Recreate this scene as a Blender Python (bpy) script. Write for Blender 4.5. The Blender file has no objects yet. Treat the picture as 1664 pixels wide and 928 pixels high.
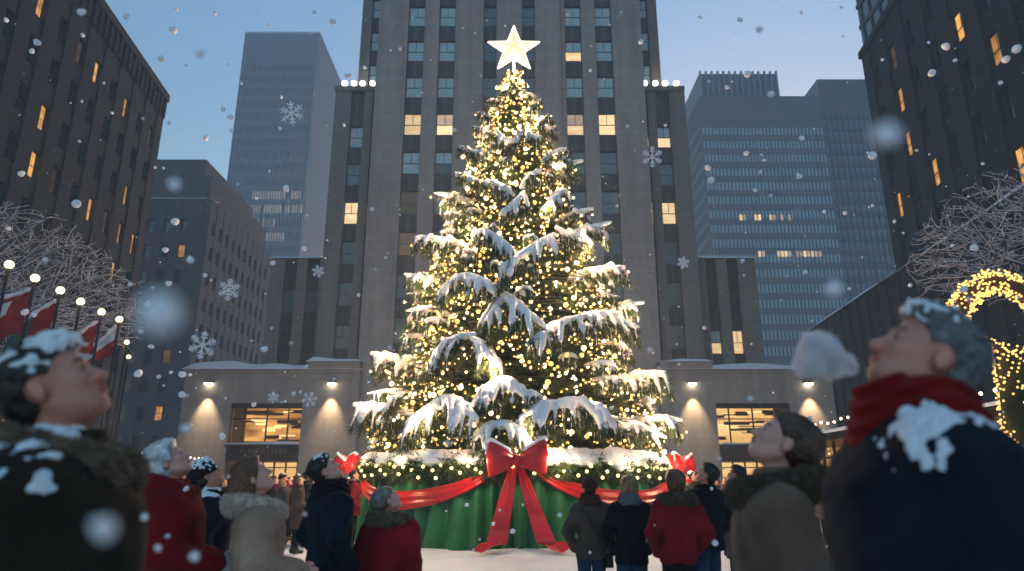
import bpy, math, random
import numpy as np
from mathutils import Vector, Matrix
R = math.radians
SC = bpy.context.scene
COL = SC.collection
random.seed(7)

# ------------------------------------------------------------------ camera
CAM_Z = 1.5
PITCH = R(16.1)
FPX = 1120.0
cd = bpy.data.cameras.new('camera')
cam = bpy.data.objects.new('camera', cd)
COL.objects.link(cam)
cam.location = (0, 0, CAM_Z)
cam.rotation_euler = (R(90) + PITCH, 0, 0)
cd.sensor_width = 36
cd.lens = FPX / 1664 * 36
cd.clip_start = 0.05
cd.clip_end = 2000
cd.dof.use_dof = True
cd.dof.focus_distance = 13.0
cd.dof.aperture_fstop = 1.5
SC.camera = cam

# ------------------------------------------------------------------ sky, sun, exposure
w = bpy.data.worlds.new('World')
SC.world = w
w.use_nodes = True
nt = w.node_tree
bg = nt.nodes['Background']
sky = nt.nodes.new('ShaderNodeTexSky')
sky.sky_type = 'NISHITA'
sky.sun_disc = False
sky.sun_elevation = R(4)
sky.sun_rotation = R(20)
sky.air_density = 1.6
sky.dust_density = 2.0
sky.ozone_density = 3.5
nt.links.new(sky.outputs['Color'], bg.inputs['Color'])
bg.inputs['Strength'].default_value = 0.15
sl = bpy.data.lights.new('sun', 'SUN')
sun = bpy.data.objects.new('sun', sl)
COL.objects.link(sun)
sun.rotation_euler = (R(-86), 0, R(-20))
sl.energy = 0.03
sl.angle = R(30)
sl.color = (0.8, 0.88, 1.0)
SC.view_settings.view_transform = 'Standard'
SC.view_settings.look = 'None'
SC.view_settings.gamma = 1
SC.view_settings.exposure = 2.12
EXPO = 2 ** 2.12
SC.cycles.use_denoising = True
SC.cycles.max_bounces = 6
SC.cycles.diffuse_bounces = 3
SC.cycles.glossy_bounces = 3
SC.cycles.transmission_bounces = 4
SC.cycles.volume_bounces = 3
SC.cycles.transparent_max_bounces = 8
SC.cycles.sample_clamp_indirect = 4
SC.cycles.caustics_reflective = False
SC.cycles.caustics_refractive = False

# ------------------------------------------------------------------ helpers
def at(px, py, Y):
    x = (px - 832) / FPX
    y = (464 - py) / FPX
    c, s = math.cos(PITCH), math.sin(PITCH)
    t = Y / (c - y * s)
    return Vector((x * t, Y, CAM_Z + (s + y * c) * t))

def tag(o, label=None, cat=None, group=None, kind=None):
    if label: o['label'] = label
    if cat: o['category'] = cat
    if group: o['group'] = group
    if kind: o['kind'] = kind
    return o

def empty(name, loc=(0, 0, 0), rz=0, label=None, cat=None, group=None, kind=None):
    o = bpy.data.objects.new(name, None)
    COL.objects.link(o)
    o.location = loc
    o.rotation_euler = (0, 0, rz)
    o.empty_display_size = 0.2
    return tag(o, label, cat, group, kind)

def link(name, me, parent=None, loc=None):
    o = bpy.data.objects.new(name, me)
    COL.objects.link(o)
    if parent is not None: o.parent = parent
    if loc is not None: o.location = loc
    return o

def np_mesh(name, V, F, mats, smooth=True, mi=None):
    V = np.asarray(V, np.float32)
    F = np.asarray(F, np.int32)
    k = F.shape[1]
    me = bpy.data.meshes.new(name)
    me.vertices.add(len(V))
    me.vertices.foreach_set('co', V.ravel())
    me.loops.add(F.size)
    me.loops.foreach_set('vertex_index', F.ravel())
    me.polygons.add(len(F))
    me.polygons.foreach_set('loop_start', np.arange(0, F.size, k, dtype=np.int32))
    me.polygons.foreach_set('use_smooth', np.full(len(F), smooth))
    if mi is not None:
        me.polygons.foreach_set('material_index', np.asarray(mi, np.int32))
    for m in (mats if isinstance(mats, (list, tuple)) else [mats]):
        me.materials.append(m)
    me.update(calc_edges=True)
    me.validate()
    return me

class MB:
    def __init__(s): s.v = []; s.f = []; s.m = []; s.sm = []
    def add(s, vs, fs, mi=0, smooth=False):
        b = len(s.v)
        s.v += [tuple(p) for p in vs]
        for f in fs:
            s.f.append([b + i for i in f]); s.m.append(mi); s.sm.append(smooth)
        return s
    def frame_box(s, O, U, N, u0, u1, d0, d1, z0, z1, mi=0):
        # U horizontal axis, N outward axis, both unit 2-D vectors
        vs = []
        for z in (z0, z1):
            for (u, d) in ((u0, d0), (u1, d0), (u1, d1), (u0, d1)):
                vs.append((O[0] + U[0] * u + N[0] * d, O[1] + U[1] * u + N[1] * d, z))
        fs = [(3, 2, 1, 0), (4, 5, 6, 7), (0, 1, 5, 4), (1, 2, 6, 5), (2, 3, 7, 6), (3, 0, 4, 7)]
        if U[0] * N[1] - U[1] * N[0] < 0:
            fs = [f[::-1] for f in fs]
        if (u1 < u0) != (d1 < d0): fs = [f[::-1] for f in fs]
        return s.add(vs, fs, mi)
    def box(s, x0, x1, y0, y1, z0, z1, mi=0):
        return s.frame_box((0, 0), (1, 0), (0, 1), x0, x1, y0, y1, z0, z1, mi)
    def tube(s, pts, rad, n=8, mi=0, caps=True, smooth=True):
        pts = [Vector(p) for p in pts]
        if not isinstance(rad, (list, tuple)): rad = [rad] * len(pts)
        vs = []
        up = None
        for i, p in enumerate(pts):
            d = (pts[min(i + 1, len(pts) - 1)] - pts[max(i - 1, 0)])
            if d.length < 1e-9: d = Vector((0, 0, 1))
            d.normalize()
            if up is None:
                up = d.orthogonal().normalized()
            up = (up - d * up.dot(d))
            if up.length < 1e-6: up = d.orthogonal()
            up.normalize()
            sd = d.cross(up)
            for k in range(n):
                a = 2 * math.pi * k / n
                vs.append(p + (up * math.cos(a) + sd * math.sin(a)) * rad[i])
        fs = []
        for i in range(len(pts) - 1):
            for k in range(n):
                k2 = (k + 1) % n
                fs.append((i * n + k, i * n + k2, (i + 1) * n + k2, (i + 1) * n + k))
        if caps:
            fs.append(tuple(range(n - 1, -1, -1)))
            fs.append(tuple((len(pts) - 1) * n + k for k in range(n)))
        return s.add(vs, fs, mi, smooth)
    def grid(s, P, mi=0, smooth=True, closed_u=False):
        nu, nv = len(P), len(P[0])
        vs = [p for r in P for p in r]
        fs = []
        for i in range(nu if closed_u else nu - 1):
            for j in range(nv - 1):
                i2 = (i + 1) % nu
                fs.append((i * nv + j, i2 * nv + j, i2 * nv + j + 1, i * nv + j + 1))
        return s.add(vs, fs, mi, smooth)
    def mesh(s, name, mats):
        me = bpy.data.meshes.new(name)
        me.from_pydata(s.v, [], s.f)
        me.polygons.foreach_set('material_index', s.m)
        me.polygons.foreach_set('use_smooth', s.sm)
        for m in (mats if isinstance(mats, (list, tuple)) else [mats]):
            me.materials.append(m)
        me.update()
        return me
    def obj(s, name, mats, parent=None, loc=None):
        return link(name, s.mesh(name, mats), parent, loc)

# unit icosphere
def _ico(sub):
    t = (1 + 5 ** .5) / 2
    V = [(-1, t, 0), (1, t, 0), (-1, -t, 0), (1, -t, 0), (0, -1, t), (0, 1, t), (0, -1, -t), (0, 1, -t), (t, 0, -1), (t, 0, 1), (-t, 0, -1), (-t, 0, 1)]
    F = [(0, 11, 5), (0, 5, 1), (0, 1, 7), (0, 7, 10), (0, 10, 11), (1, 5, 9), (5, 11, 4), (11, 10, 2), (10, 7, 6), (7, 1, 8), (3, 9, 4), (3, 4, 2), (3, 2, 6), (3, 6, 8), (3, 8, 9), (4, 9, 5), (2, 4, 11), (6, 2, 10), (8, 6, 7), (9, 8, 1)]
    V = [Vector(v).normalized() for v in V]
    for _ in range(sub):
        mid = {}
        F2 = []
        def m(a, b):
            k = (min(a, b), max(a, b))
            if k not in mid:
                mid[k] = len(V); V.append(((V[a] + V[b]) / 2).normalized())
            return mid[k]
        for a, b, c in F:
            x, y, z = m(a, b), m(b, c), m(c, a)
            F2 += [(a, x, z), (b, y, x), (c, z, y), (x, y, z)]
        F = F2
    return np.array([tuple(v) for v in V], np.float32), np.array(F, np.int32)
ICO0, ICO1, ICO2 = _ico(0), _ico(1), _ico(2)

def balls(P, rad, ico=ICO1):
    P = np.asarray(P, np.float32); rad = np.broadcast_to(np.asarray(rad, np.float32), (len(P),))
    v, f = ico
    V = (P[:, None, :] + v[None] * rad[:, None, None]).reshape(-1, 3)
    F = (f[None] + (np.arange(len(P)) * len(v))[:, None, None]).reshape(-1, 3)
    return V, F

# ---- signed-distance volumes turned into one continuous mesh
def noise(X, Y, Z, sc, seed=0, n=7):
    rs = np.random.RandomState(seed)
    o = 0
    for i in range(n):
        k = rs.randn(3); k /= np.linalg.norm(k); k *= sc * rs.uniform(.6, 1.7)
        o = o + np.sin(k[0] * X + k[1] * Y + k[2] * Z + rs.uniform(0, 6.28))
    return (o / n * 1.6).astype(np.float32)

def axis(lo, hi, h, fine=None, hf=None):
    """grid coordinates from lo to hi with step h, and step hf inside the fine intervals"""
    if not fine: return np.arange(lo, hi + h, h, dtype=np.float32)
    out = [lo]
    while out[-1] < hi:
        x = out[-1]
        st = hf if any(a - hf <= x <= b for a, b in fine) else h
        for a, b in fine:
            if x < a < x + st: st = max(hf, a - x)
        out.append(x + st)
    return np.array(out, np.float32)

class Vol:
    def __init__(s, xs, ys, zs):
        s.ax = (xs, ys, zs)
        s.F = np.full((len(xs), len(ys), len(zs)), 9., np.float32)
    def sub(s, lo, hi):
        sl = []
        for a, l, h in zip(s.ax, lo, hi):
            i = max(0, int(np.searchsorted(a, l)) - 1); j = min(len(a), int(np.searchsorted(a, h)) + 1)
            sl.append(slice(i, max(i, j)))
        sl = tuple(sl)
        X = s.ax[0][sl[0]][:, None, None]; Y = s.ax[1][sl[1]][None, :, None]; Z = s.ax[2][sl[2]][None, None, :]
        return sl, X, Y, Z
    def put(s, fn, lo, hi, k=0.0, op='u'):
        sl, X, Y, Z = s.sub(lo, hi)
        A = s.F[sl]
        if A.size == 0: return s
        D = fn(X, Y, Z)
        if op == 'u':
            if k > 0:
                h = np.clip(.5 + .5 * (A - D) / k, 0, 1)
                s.F[sl] = A * (1 - h) + D * h - k * h * (1 - h)
                m = A > 8; s.F[sl][m] = np.broadcast_to(D, A.shape)[m]
            else: s.F[sl] = np.minimum(A, D)
        elif op == 's':
            D = -D
            if k > 0:
                h = np.clip(.5 + .5 * (D - A) / k, 0, 1)
                s.F[sl] = A * (1 - h) + D * h + k * h * (1 - h)
            else: s.F[sl] = np.maximum(A, D)
        return s
    def cap(s, a, b, r1, r2, k=0.0, op='u'):
        a = np.array(a, float); b = np.array(b, float)
        pad = max(r1, r2) + k + .04
        def fn(X, Y, Z):
            d = b - a; L = max(float(d @ d), 1e-9)
            h = np.clip(((X - a[0]) * d[0] + (Y - a[1]) * d[1] + (Z - a[2]) * d[2]) / L, 0, 1)
            return np.sqrt((X - a[0] - d[0] * h) ** 2 + (Y - a[1] - d[1] * h) ** 2 + (Z - a[2] - d[2] * h) ** 2) - (r1 + (r2 - r1) * h)
        return s.put(fn, np.minimum(a, b) - pad, np.maximum(a, b) + pad, k, op)
    def ell(s, c, r, k=0.0, op='u', M=None):
        c = np.array(c, float); pad = max(r) + k + .04
        def fn(X, Y, Z):
            x, y, z = X - c[0], Y - c[1], Z - c[2]
            if M is not None:
                x, y, z = (M[0][0] * x + M[1][0] * y + M[2][0] * z, M[0][1] * x + M[1][1] * y + M[2][1] * z, M[0][2] * x + M[1][2] * y + M[2][2] * z)
            k0 = np.sqrt((x / r[0]) ** 2 + (y / r[1]) ** 2 + (z / r[2]) ** 2)
            k1 = np.sqrt((x / r[0] ** 2) ** 2 + (y / r[1] ** 2) ** 2 + (z / r[2] ** 2) ** 2)
            return k0 * (k0 - 1) / np.maximum(k1, 1e-6)
        return s.put(fn, c - pad, c + pad, k, op)
    def chain(s, pts, rs, k=0.0, op='u'):
        for i in range(len(pts) - 1): s.cap(pts[i], pts[i + 1], rs[i], rs[i + 1], k, op)
        return s
    def full(s):
        return s.ax[0][:, None, None], s.ax[1][None, :, None], s.ax[2][None, None, :]
    def geo(s, F=None):
        F = s.F if F is None else F
        F = F.copy()
        F[0] = F[-1] = 1; F[:, 0] = F[:, -1] = 1; F[:, :, 0] = F[:, :, -1] = 1
        n = F.shape
        ins = F < 0
        cnt = np.zeros(tuple(i - 1 for i in n), np.int8)
        for dx in (0, 1):
            for dy in (0, 1):
                for dz in (0, 1):
                    cnt += ins[dx:n[0] - 1 + dx, dy:n[1] - 1 + dy, dz:n[2] - 1 + dz]
        act = np.argwhere((cnt > 0) & (cnt < 8))
        if len(act) == 0: return np.zeros((0, 3)), np.zeros((0, 4), int)
        idx = np.full(cnt.shape, -1, np.int32)
        idx[tuple(act.T)] = np.arange(len(act))
        acc = np.zeros((len(act), 3)); num = np.zeros(len(act))
        A = s.ax
        for ax in range(3):
            o1, o2 = [i for i in range(3) if i != ax]
            for u in (0, 1):
                for v in (0, 1):
                    a = act.copy(); a[:, o1] += u; a[:, o2] += v
                    b = a.copy(); b[:, ax] += 1
                    fa = F[tuple(a.T)]; fb = F[tuple(b.T)]
                    m = (fa < 0) != (fb < 0)
                    t = np.where(m, fa / np.where(fa == fb, 1, fa - fb), 0)
                    p = np.stack([A[i][a[:, i]] for i in range(3)], 1).astype(float)
                    q = np.stack([A[i][b[:, i]] for i in range(3)], 1)
                    pt = p + (q - p) * t[:, None]
                    acc[m] += pt[m]; num[m] += 1
        V = acc / num[:, None]
        quads = []
        for ax in range(3):
            o1, o2 = [(1, 2), (2, 0), (0, 1)][ax]
            s0 = [slice(None)] * 3; s1 = [slice(None)] * 3
            s0[ax] = slice(0, n[ax] - 1); s1[ax] = slice(1, n[ax])
            e = ins[tuple(s0)] != ins[tuple(s1)]
            E = np.argwhere(e)
            E = E[(E[:, o1] > 0) & (E[:, o2] > 0) & (E[:, o1] < n[o1] - 1) & (E[:, o2] < n[o2] - 1)]
            c = []
            for (u, v) in ((-1, -1), (0, -1), (0, 0), (-1, 0)):
                q = E.copy(); q[:, o1] += u; q[:, o2] += v
                c.append(idx[tuple(q.T)])
            Q = np.stack(c, 1)
            flip = ~ins[tuple(E.T)]
            Q[flip] = Q[flip][:, ::-1]
            quads.append(Q)
        Q = np.concatenate(quads)
        return V, Q[(Q >= 0).all(1)]
    def mesh(s, name, mats, F=None):
        V, Q = s.geo(F)
        return np_mesh(name, V, Q, mats)

# ------------------------------------------------------------------ materials
MATS = {}
def mat(name, col, rough=.7, var=.18, scale=6., bump=0., bscale=None, metal=0., spec=.5, emis=None, es=0., sss=0., sheen=0., coat=0., stretch=None, transl=0):
    if name in MATS: return MATS[name]
    m = bpy.data.materials.new(name); m.use_nodes = True
    t = m.node_tree; p = t.nodes['Principled BSDF']; L = t.links.new
    p.inputs['Roughness'].default_value = rough
    p.inputs['Metallic'].default_value = metal
    p.inputs['Specular IOR Level'].default_value = spec
    p.inputs['Base Color'].default_value = (*col, 1)
    tc = t.nodes.new('ShaderNodeTexCoord'); mp = t.nodes.new('ShaderNodeMapping')
    L(tc.outputs['Object'], mp.inputs['Vector'])
    if stretch: mp.inputs['Scale'].default_value = stretch
    if var > 0:
        n = t.nodes.new('ShaderNodeTexNoise'); n.inputs['Scale'].default_value = scale; n.inputs['Detail'].default_value = 4
        L(mp.outputs['Vector'], n.inputs['Vector'])
        r = t.nodes.new('ShaderNodeMapRange'); r.inputs['From Min'].default_value = .3; r.inputs['From Max'].default_value = .7
        r.inputs['To Min'].default_value = 1 - var; r.inputs['To Max'].default_value = 1 + var
        L(n.outputs['Fac'], r.inputs['Value'])
        mx = t.nodes.new('ShaderNodeVectorMath'); mx.operation = 'SCALE'; mx.inputs[0].default_value = col
        L(r.outputs['Result'], mx.inputs['Scale']); L(mx.outputs['Vector'], p.inputs['Base Color'])
    if bump > 0:
        n2 = t.nodes.new('ShaderNodeTexNoise'); n2.inputs['Scale'].default_value = bscale or scale * 4; n2.inputs['Detail'].default_value = 3
        L(mp.outputs['Vector'], n2.inputs['Vector'])
        b = t.nodes.new('ShaderNodeBump'); b.inputs['Strength'].default_value = bump; b.inputs['Distance'].default_value = .02
        L(n2.outputs['Fac'], b.inputs['Height']); L(b.outputs['Normal'], p.inputs['Normal'])
    if emis:
        p.inputs['Emission Color'].default_value = (*emis, 1); p.inputs['Emission Strength'].default_value = es / EXPO
    if sss:
        p.inputs['Subsurface Weight'].default_value = sss; p.inputs['Subsurface Radius'].default_value = (1, .4, .25); p.inputs['Subsurface Scale'].default_value = .01
    if sheen:
        p.inputs['Sheen Weight'].default_value = sheen; p.inputs['Sheen Roughness'].default_value = .5
    if coat: p.inputs['Coat Weight'].default_value = coat
    MATS[name] = m
    return m

def mat_stone(name, col, bw=1.6, bh=.8, dirt=.16, axis_x=True, joint=.74):
    """ashlar blocks laid out in metres on a wall that faces y (axis_x) or x"""
    if name in MATS: return MATS[name]
    m = mat(name, col, .85, 0)
    t = m.node_tree; p = t.nodes['Principled BSDF']; L = t.links.new
    g = t.nodes.new('ShaderNodeNewGeometry'); sp = t.nodes.new('ShaderNodeSeparateXYZ'); cb = t.nodes.new('ShaderNodeCombineXYZ')
    L(g.outputs['Position'], sp.inputs[0])
    L(sp.outputs['X' if axis_x else 'Y'], cb.inputs['X']); L(sp.outputs['Z'], cb.inputs['Y'])
    b = t.nodes.new('ShaderNodeTexBrick')
    b.inputs['Scale'].default_value = 1; b.inputs['Brick Width'].default_value = bw; b.inputs['Row Height'].default_value = bh
    b.inputs['Mortar Size'].default_value = .024; b.inputs['Mortar Smooth'].default_value = .5
    b.inputs['Color1'].default_value = (*[c * .94 for c in col], 1); b.inputs['Color2'].default_value = (*[min(1, c * 1.07) for c in col], 1)
    b.inputs['Mortar'].default_value = (*[c * joint for c in col], 1)
    L(cb.outputs[0], b.inputs['Vector'])
    mp = t.nodes.new('ShaderNodeMapping'); mp.inputs['Scale'].default_value = (1.1, .12, 1)
    L(cb.outputs[0], mp.inputs['Vector'])
    n = t.nodes.new('ShaderNodeTexNoise'); n.inputs['Scale'].default_value = .8; n.inputs['Detail'].default_value = 6
    L(mp.outputs[0], n.inputs['Vector'])
    r = t.nodes.new('ShaderNodeMapRange'); r.inputs['From Min'].default_value = .3; r.inputs['From Max'].default_value = .7
    r.inputs['To Min'].default_value = 1 - dirt; r.inputs['To Max'].default_value = 1 + dirt
    L(n.outputs['Fac'], r.inputs['Value'])
    mx = t.nodes.new('ShaderNodeVectorMath'); mx.operation = 'SCALE'
    L(b.outputs['Color'], mx.inputs[0]); L(r.outputs['Result'], mx.inputs['Scale']); L(mx.outputs['Vector'], p.inputs['Base Color'])
    bp = t.nodes.new('ShaderNodeBump'); bp.inputs['Strength'].default_value = .25; bp.inputs['Distance'].default_value = .02
    L(b.outputs['Fac'], bp.inputs['Height']); bp.invert = True; L(bp.outputs['Normal'], p.inputs['Normal'])
    return m

def mat_lit(name, c1, c2, lo, hi, sx=.5, sz=3., rnd=True):
    """a lit interior seen through glass: horizontal bands of brighter and dimmer light, level varying by window"""
    if name in MATS: return MATS[name]
    m = bpy.data.materials.new(name); m.use_nodes = True
    t = m.node_tree; p = t.nodes['Principled BSDF']; L = t.links.new
    p.inputs['Base Color'].default_value = (.12, .09, .06, 1); p.inputs['Roughness'].default_value = .3
    tc = t.nodes.new('ShaderNodeTexCoord'); mp = t.nodes.new('ShaderNodeMapping'); mp.inputs['Scale'].default_value = (sx, sx, sz)
    L(tc.outputs['Object'], mp.inputs[0])
    oi = t.nodes.new('ShaderNodeObjectInfo')
    if rnd:
        cb = t.nodes.new('ShaderNodeCombineXYZ')
        ml = t.nodes.new('ShaderNodeMath'); ml.operation = 'MULTIPLY'; ml.inputs[1].default_value = 57.3
        L(oi.outputs['Random'], ml.inputs[0]); L(ml.outputs[0], cb.inputs['X']); L(ml.outputs[0], cb.inputs['Z'])
        L(cb.outputs[0], mp.inputs['Location'])
    n = t.nodes.new('ShaderNodeTexNoise'); n.inputs['Scale'].default_value = 1; n.inputs['Detail'].default_value = 3
    L(mp.outputs[0], n.inputs['Vector'])
    cr = t.nodes.new('ShaderNodeValToRGB'); cr.color_ramp.elements[0].position = .35; cr.color_ramp.elements[1].position = .68
    cr.color_ramp.elements[0].color = (*c1, 1); cr.color_ramp.elements[1].color = (*c2, 1)
    L(n.outputs['Fac'], cr.inputs[0]); L(cr.outputs[0], p.inputs['Emission Color'])
    mr = t.nodes.new('ShaderNodeMapRange'); mr.inputs['To Min'].default_value = lo / EXPO; mr.inputs['To Max'].default_value = hi / EXPO
    if rnd: L(oi.outputs['Random'], mr.inputs[0])
    else: mr.inputs[0].default_value = .5
    L(mr.outputs[0], p.inputs['Emission Strength'])
    m.cycles.emission_sampling = 'NONE'
    MATS[name] = m
    return m

def mat_snow(name='snow', col=(.86, .88, .93), rough=.6, bump=.35, bscale=9.):
    if name in MATS: return MATS[name]
    m = mat(name, col, rough, .04, 2., bump, bscale, spec=.3)
    m.node_tree.nodes['Principled BSDF'].inputs['Subsurface Weight'].default_value = .25
    m.node_tree.nodes['Principled BSDF'].inputs['Subsurface Scale'].default_value = .05
    return m
SNOW = mat_snow()
SNOW_F = mat_snow('snow_fine', bscale=60., bump=.5)
# ================================================================== SETTING
# ground
xs = np.concatenate([np.linspace(-600, -40, 12), np.linspace(-36, 36, 145), np.linspace(40, 600, 12)])
ys = np.concatenate([np.linspace(-60, -4, 8), np.linspace(-2, 60, 160), np.linspace(64, 900, 14)])
GX, GY = np.meshgrid(xs, ys, indexing='ij')
def ground_h(X, Y):
    n = noise(X, Y, 0 * X, .9, 3) * .018 + noise(X, Y, 0 * X, 3.1, 4) * .010
    r = np.hypot(X - TCX, Y - TCY)
    drift = np.exp(-((r - 4.75) / .42) ** 2) * (.13 + .08 * noise(X, Y, 0 * X, 2.2, 5) + .05 * noise(X, Y, 0 * X, 5., 6))
    return n * np.exp(-((np.maximum(0, np.abs(X) - 40)) / 30)) + np.maximum(drift, 0)
TCX, TCY = 0.07, 21.0
GZ = ground_h(GX, GY)
V = np.stack([GX, GY, GZ], -1).reshape(-1, 3)
nx, ny = GX.shape
I = np.arange(nx * ny).reshape(nx, ny)
F = np.stack([I[:-1, :-1], I[1:, :-1], I[1:, 1:], I[:-1, 1:]], -1).reshape(-1, 4)
GM = mat_snow('ground_snow', (.86, .85, .89), .65, 1., 3.2)
for n_ in GM.node_tree.nodes:
    if n_.type == 'BUMP': n_.inputs['Distance'].default_value = .12
    if n_.type == 'TEX_NOISE': n_.inputs['Detail'].default_value = 9
g = link('ground', np_mesh('ground', V, F, GM))
tag(g, kind='structure')

# --- materials of the city
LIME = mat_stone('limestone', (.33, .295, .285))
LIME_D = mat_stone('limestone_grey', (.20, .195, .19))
LIME_W = mat_stone('limestone_low', (.33, .29, .27), 2.2, 1.1)
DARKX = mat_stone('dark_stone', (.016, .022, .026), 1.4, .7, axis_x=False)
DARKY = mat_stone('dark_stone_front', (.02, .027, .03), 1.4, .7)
SPAN = mat('spandrel', (.018, .018, .021), .4, .3, 2., stretch=(3, 3, .2))
SPAN2 = mat('spandrel_light', (.05, .052, .056), .5, .3, 2., stretch=(3, 3, .2))
GL_SKY = mat('glass_sky_tint', (.38, .55, .62), .12, .12, .7, spec=.8)  # pale blinds, with the sky's reflection tinted into the base colour
GL_DARK = mat('glass_dark', (.03, .04, .045), .1, .4, .4, spec=.9)
GL_TEAL = mat('glass_teal', (.09, .15, .17), .1, .2, .4, spec=.9)
FRAME = mat('window_frame', (.06, .065, .07), .5, .1)
LIT_C = mat_lit('lit_cream', (.85, .50, .22), (1., .78, .46), .8, 1.5)
LIT_P = mat_lit('lit_pink', (.55, .38, .28), (.8, .6, .42), .45, .8)
LIT_A = mat_lit('lit_amber', (.35, .13, .02), (1., .50, .12), .45, 1.3, .6, .9)
DIM_A = mat_lit('dim_amber', (.06, .03, .01), (.35, .16, .04), .1, .6, .6, .9)

def win_mesh(cache, w, h, kind, thick=.06):
    """one window: pane and frame; kinds: b blue with sky reflection tinted in, d dark, t teal, c cream lit, p half lit, a amber lit, m dim amber"""
    key = (round(w, 2), round(h, 2), kind)
    if key in cache: return cache[key]
    mb = MB()
    U, N = (1, 0), (0, -1)
    f = .05 + .02 * w
    mats = {'b': GL_SKY, 'd': GL_DARK, 't': GL_TEAL, 'c': LIT_C, 'p': LIT_P, 'a': LIT_A, 'm': DIM_A}
    if kind == 'p': top, bot = LIT_P, LIT_C
    elif kind == 'q': top, bot = GL_SKY, LIT_C
    elif kind == 'k': top, bot = GL_SKY, GL_DARK
    else: top = bot = mats[kind]
    mid = .48 * h
    # fixed lower sash, two upper lights
    mb.frame_box((0, 0), U, N, f, w - f, .0, .03, f, mid - f / 2, 1)
    mb.frame_box((0, 0), U, N, f, w / 2 - f / 3, .0, .03, mid + f / 2, h - f, 2)
    mb.frame_box((0, 0), U, N, w / 2 + f / 3, w - f, .0, .03, mid + f / 2, h - f, 2)
    mb.frame_box((0, 0), U, N, 0, f, .0, thick, 0, h)
    mb.frame_box((0, 0), U, N, w - f, w, .0, thick, 0, h)
    mb.frame_box((0, 0), U, N, f, w - f, .0, thick, 0, f)
    mb.frame_box((0, 0), U, N, f, w - f, .0, thick, h - f, h)
    mb.frame_box((0, 0), U, N, f, w - f, .0, thick, mid - f / 2, mid + f / 2)
    mb.frame_box((0, 0), U, N, w / 2 - f / 3, w / 2 + f / 3, .0, thick, mid + f / 2, h - f)
    cache[key] = mb.mesh('window', [FRAME, bot, top])
    return cache[key]

def facade(parent, O, U, N, width, z0, z1, cols, rows, wall, spandrel, pick, t=.5, rec=.25, name='wall', near=None, snow_sill=False):
    """a wall of piers and spandrels in front of a core, with a window in every opening.
    cols [(u0,u1)], rows [(za,zb)], pick(i,j,u,z)->window kind"""
    mb = MB(); sp = mb
    us = [0] + [u for c in cols for u in c] + [width]
    for i in range(0, len(us), 2):
        if us[i + 1] - us[i] > .01: mb.frame_box(O, U, N, us[i], us[i + 1], 0, t, z0, z1)
    zs = [z0] + [z for r in rows for z in r] + [z1]
    for (u0, u1) in cols:
        for i in range(0, len(zs), 2):
            if zs[i + 1] - zs[i] > .01:
                sp.frame_box(O, U, N, u0, u1, 0, t - rec, zs[i], zs[i + 1], 1)
                if rec > .15 and u1 - u0 > 1.2:   # fluted spandrel
                    uc = (u0 + u1) / 2
                    sp.frame_box(O, U, N, uc - .16 * (u1 - u0), uc + .10 * (u1 - u0), t - rec, t - rec + .05, zs[i] + .01, zs[i + 1] - .01, 2)
    w = mb.obj(name, [wall, spandrel, SPAN2], parent)
    cells = []
    for i, (u0, u1) in enumerate(cols):
        for j, (za, zb) in enumerate(rows):
            cells.append((i, j, u0, u1, za, zb))
    cache = {}
    rz = math.atan2(U[1], U[0])
    def dist(c):
        p = Vector((O[0] + U[0] * c[2], O[1] + U[1] * c[2], c[4]))
        q = p - Vector((0, 0, CAM_Z))
        # in front of the lens first, nearest first
        k = q.length
        yy = q.y * math.cos(PITCH) + q.z * math.sin(PITCH)
        if yy < .1: return 1e6
        sx = abs(q.x / yy) ; sy = (q.z * math.cos(PITCH) - q.y * math.sin(PITCH)) / yy
        return k + (500 if sx > .78 or abs(sy) > .45 else 0)
    cells.sort(key=dist)
    rest = []
    for n, (i, j, u0, u1, za, zb) in enumerate(cells):
        kd = pick(i, j, u0, za)
        me = win_mesh(cache, u1 - u0, zb - za, kd)
        loc = (O[0] + U[0] * u0 + N[0] * .05, O[1] + U[1] * u0 + N[1] * .05, za)
        if n < (near if near is not None else 100):
            o = link('window', me, parent, loc); o.rotation_euler = (0, 0, rz)
        else: rest.append((me, loc))
    if rest:
        mats = []; VV = []; FF = []; MI = []; b = 0
        M3 = np.array(Matrix.Rotation(rz, 3, 'Z'))
        for me, loc in rest:
            n = len(me.vertices); v = np.empty(n * 3, np.float32); me.vertices.foreach_get('co', v)
            v = v.reshape(-1, 3) @ M3.T + np.array(loc)
            f = np.empty(len(me.loops), np.int32); me.loops.foreach_get('vertex_index', f)
            mi = np.empty(len(me.polygons), np.int32); me.polygons.foreach_get('material_index', mi)
            mm = []
            for m in me.materials:
                if m not in mats: mats.append(m)
                mm.append(mats.index(m))
            VV.append(v); FF.append(f.reshape(-1, 4) + b); MI.append(np.array(mm)[mi]); b += n
        o = link('windows', np_mesh('windows', np.concatenate(VV), np.concatenate(FF), mats, False, np.concatenate(MI)), parent)
        o['kind'] = 'stuff'
    return w

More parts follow.
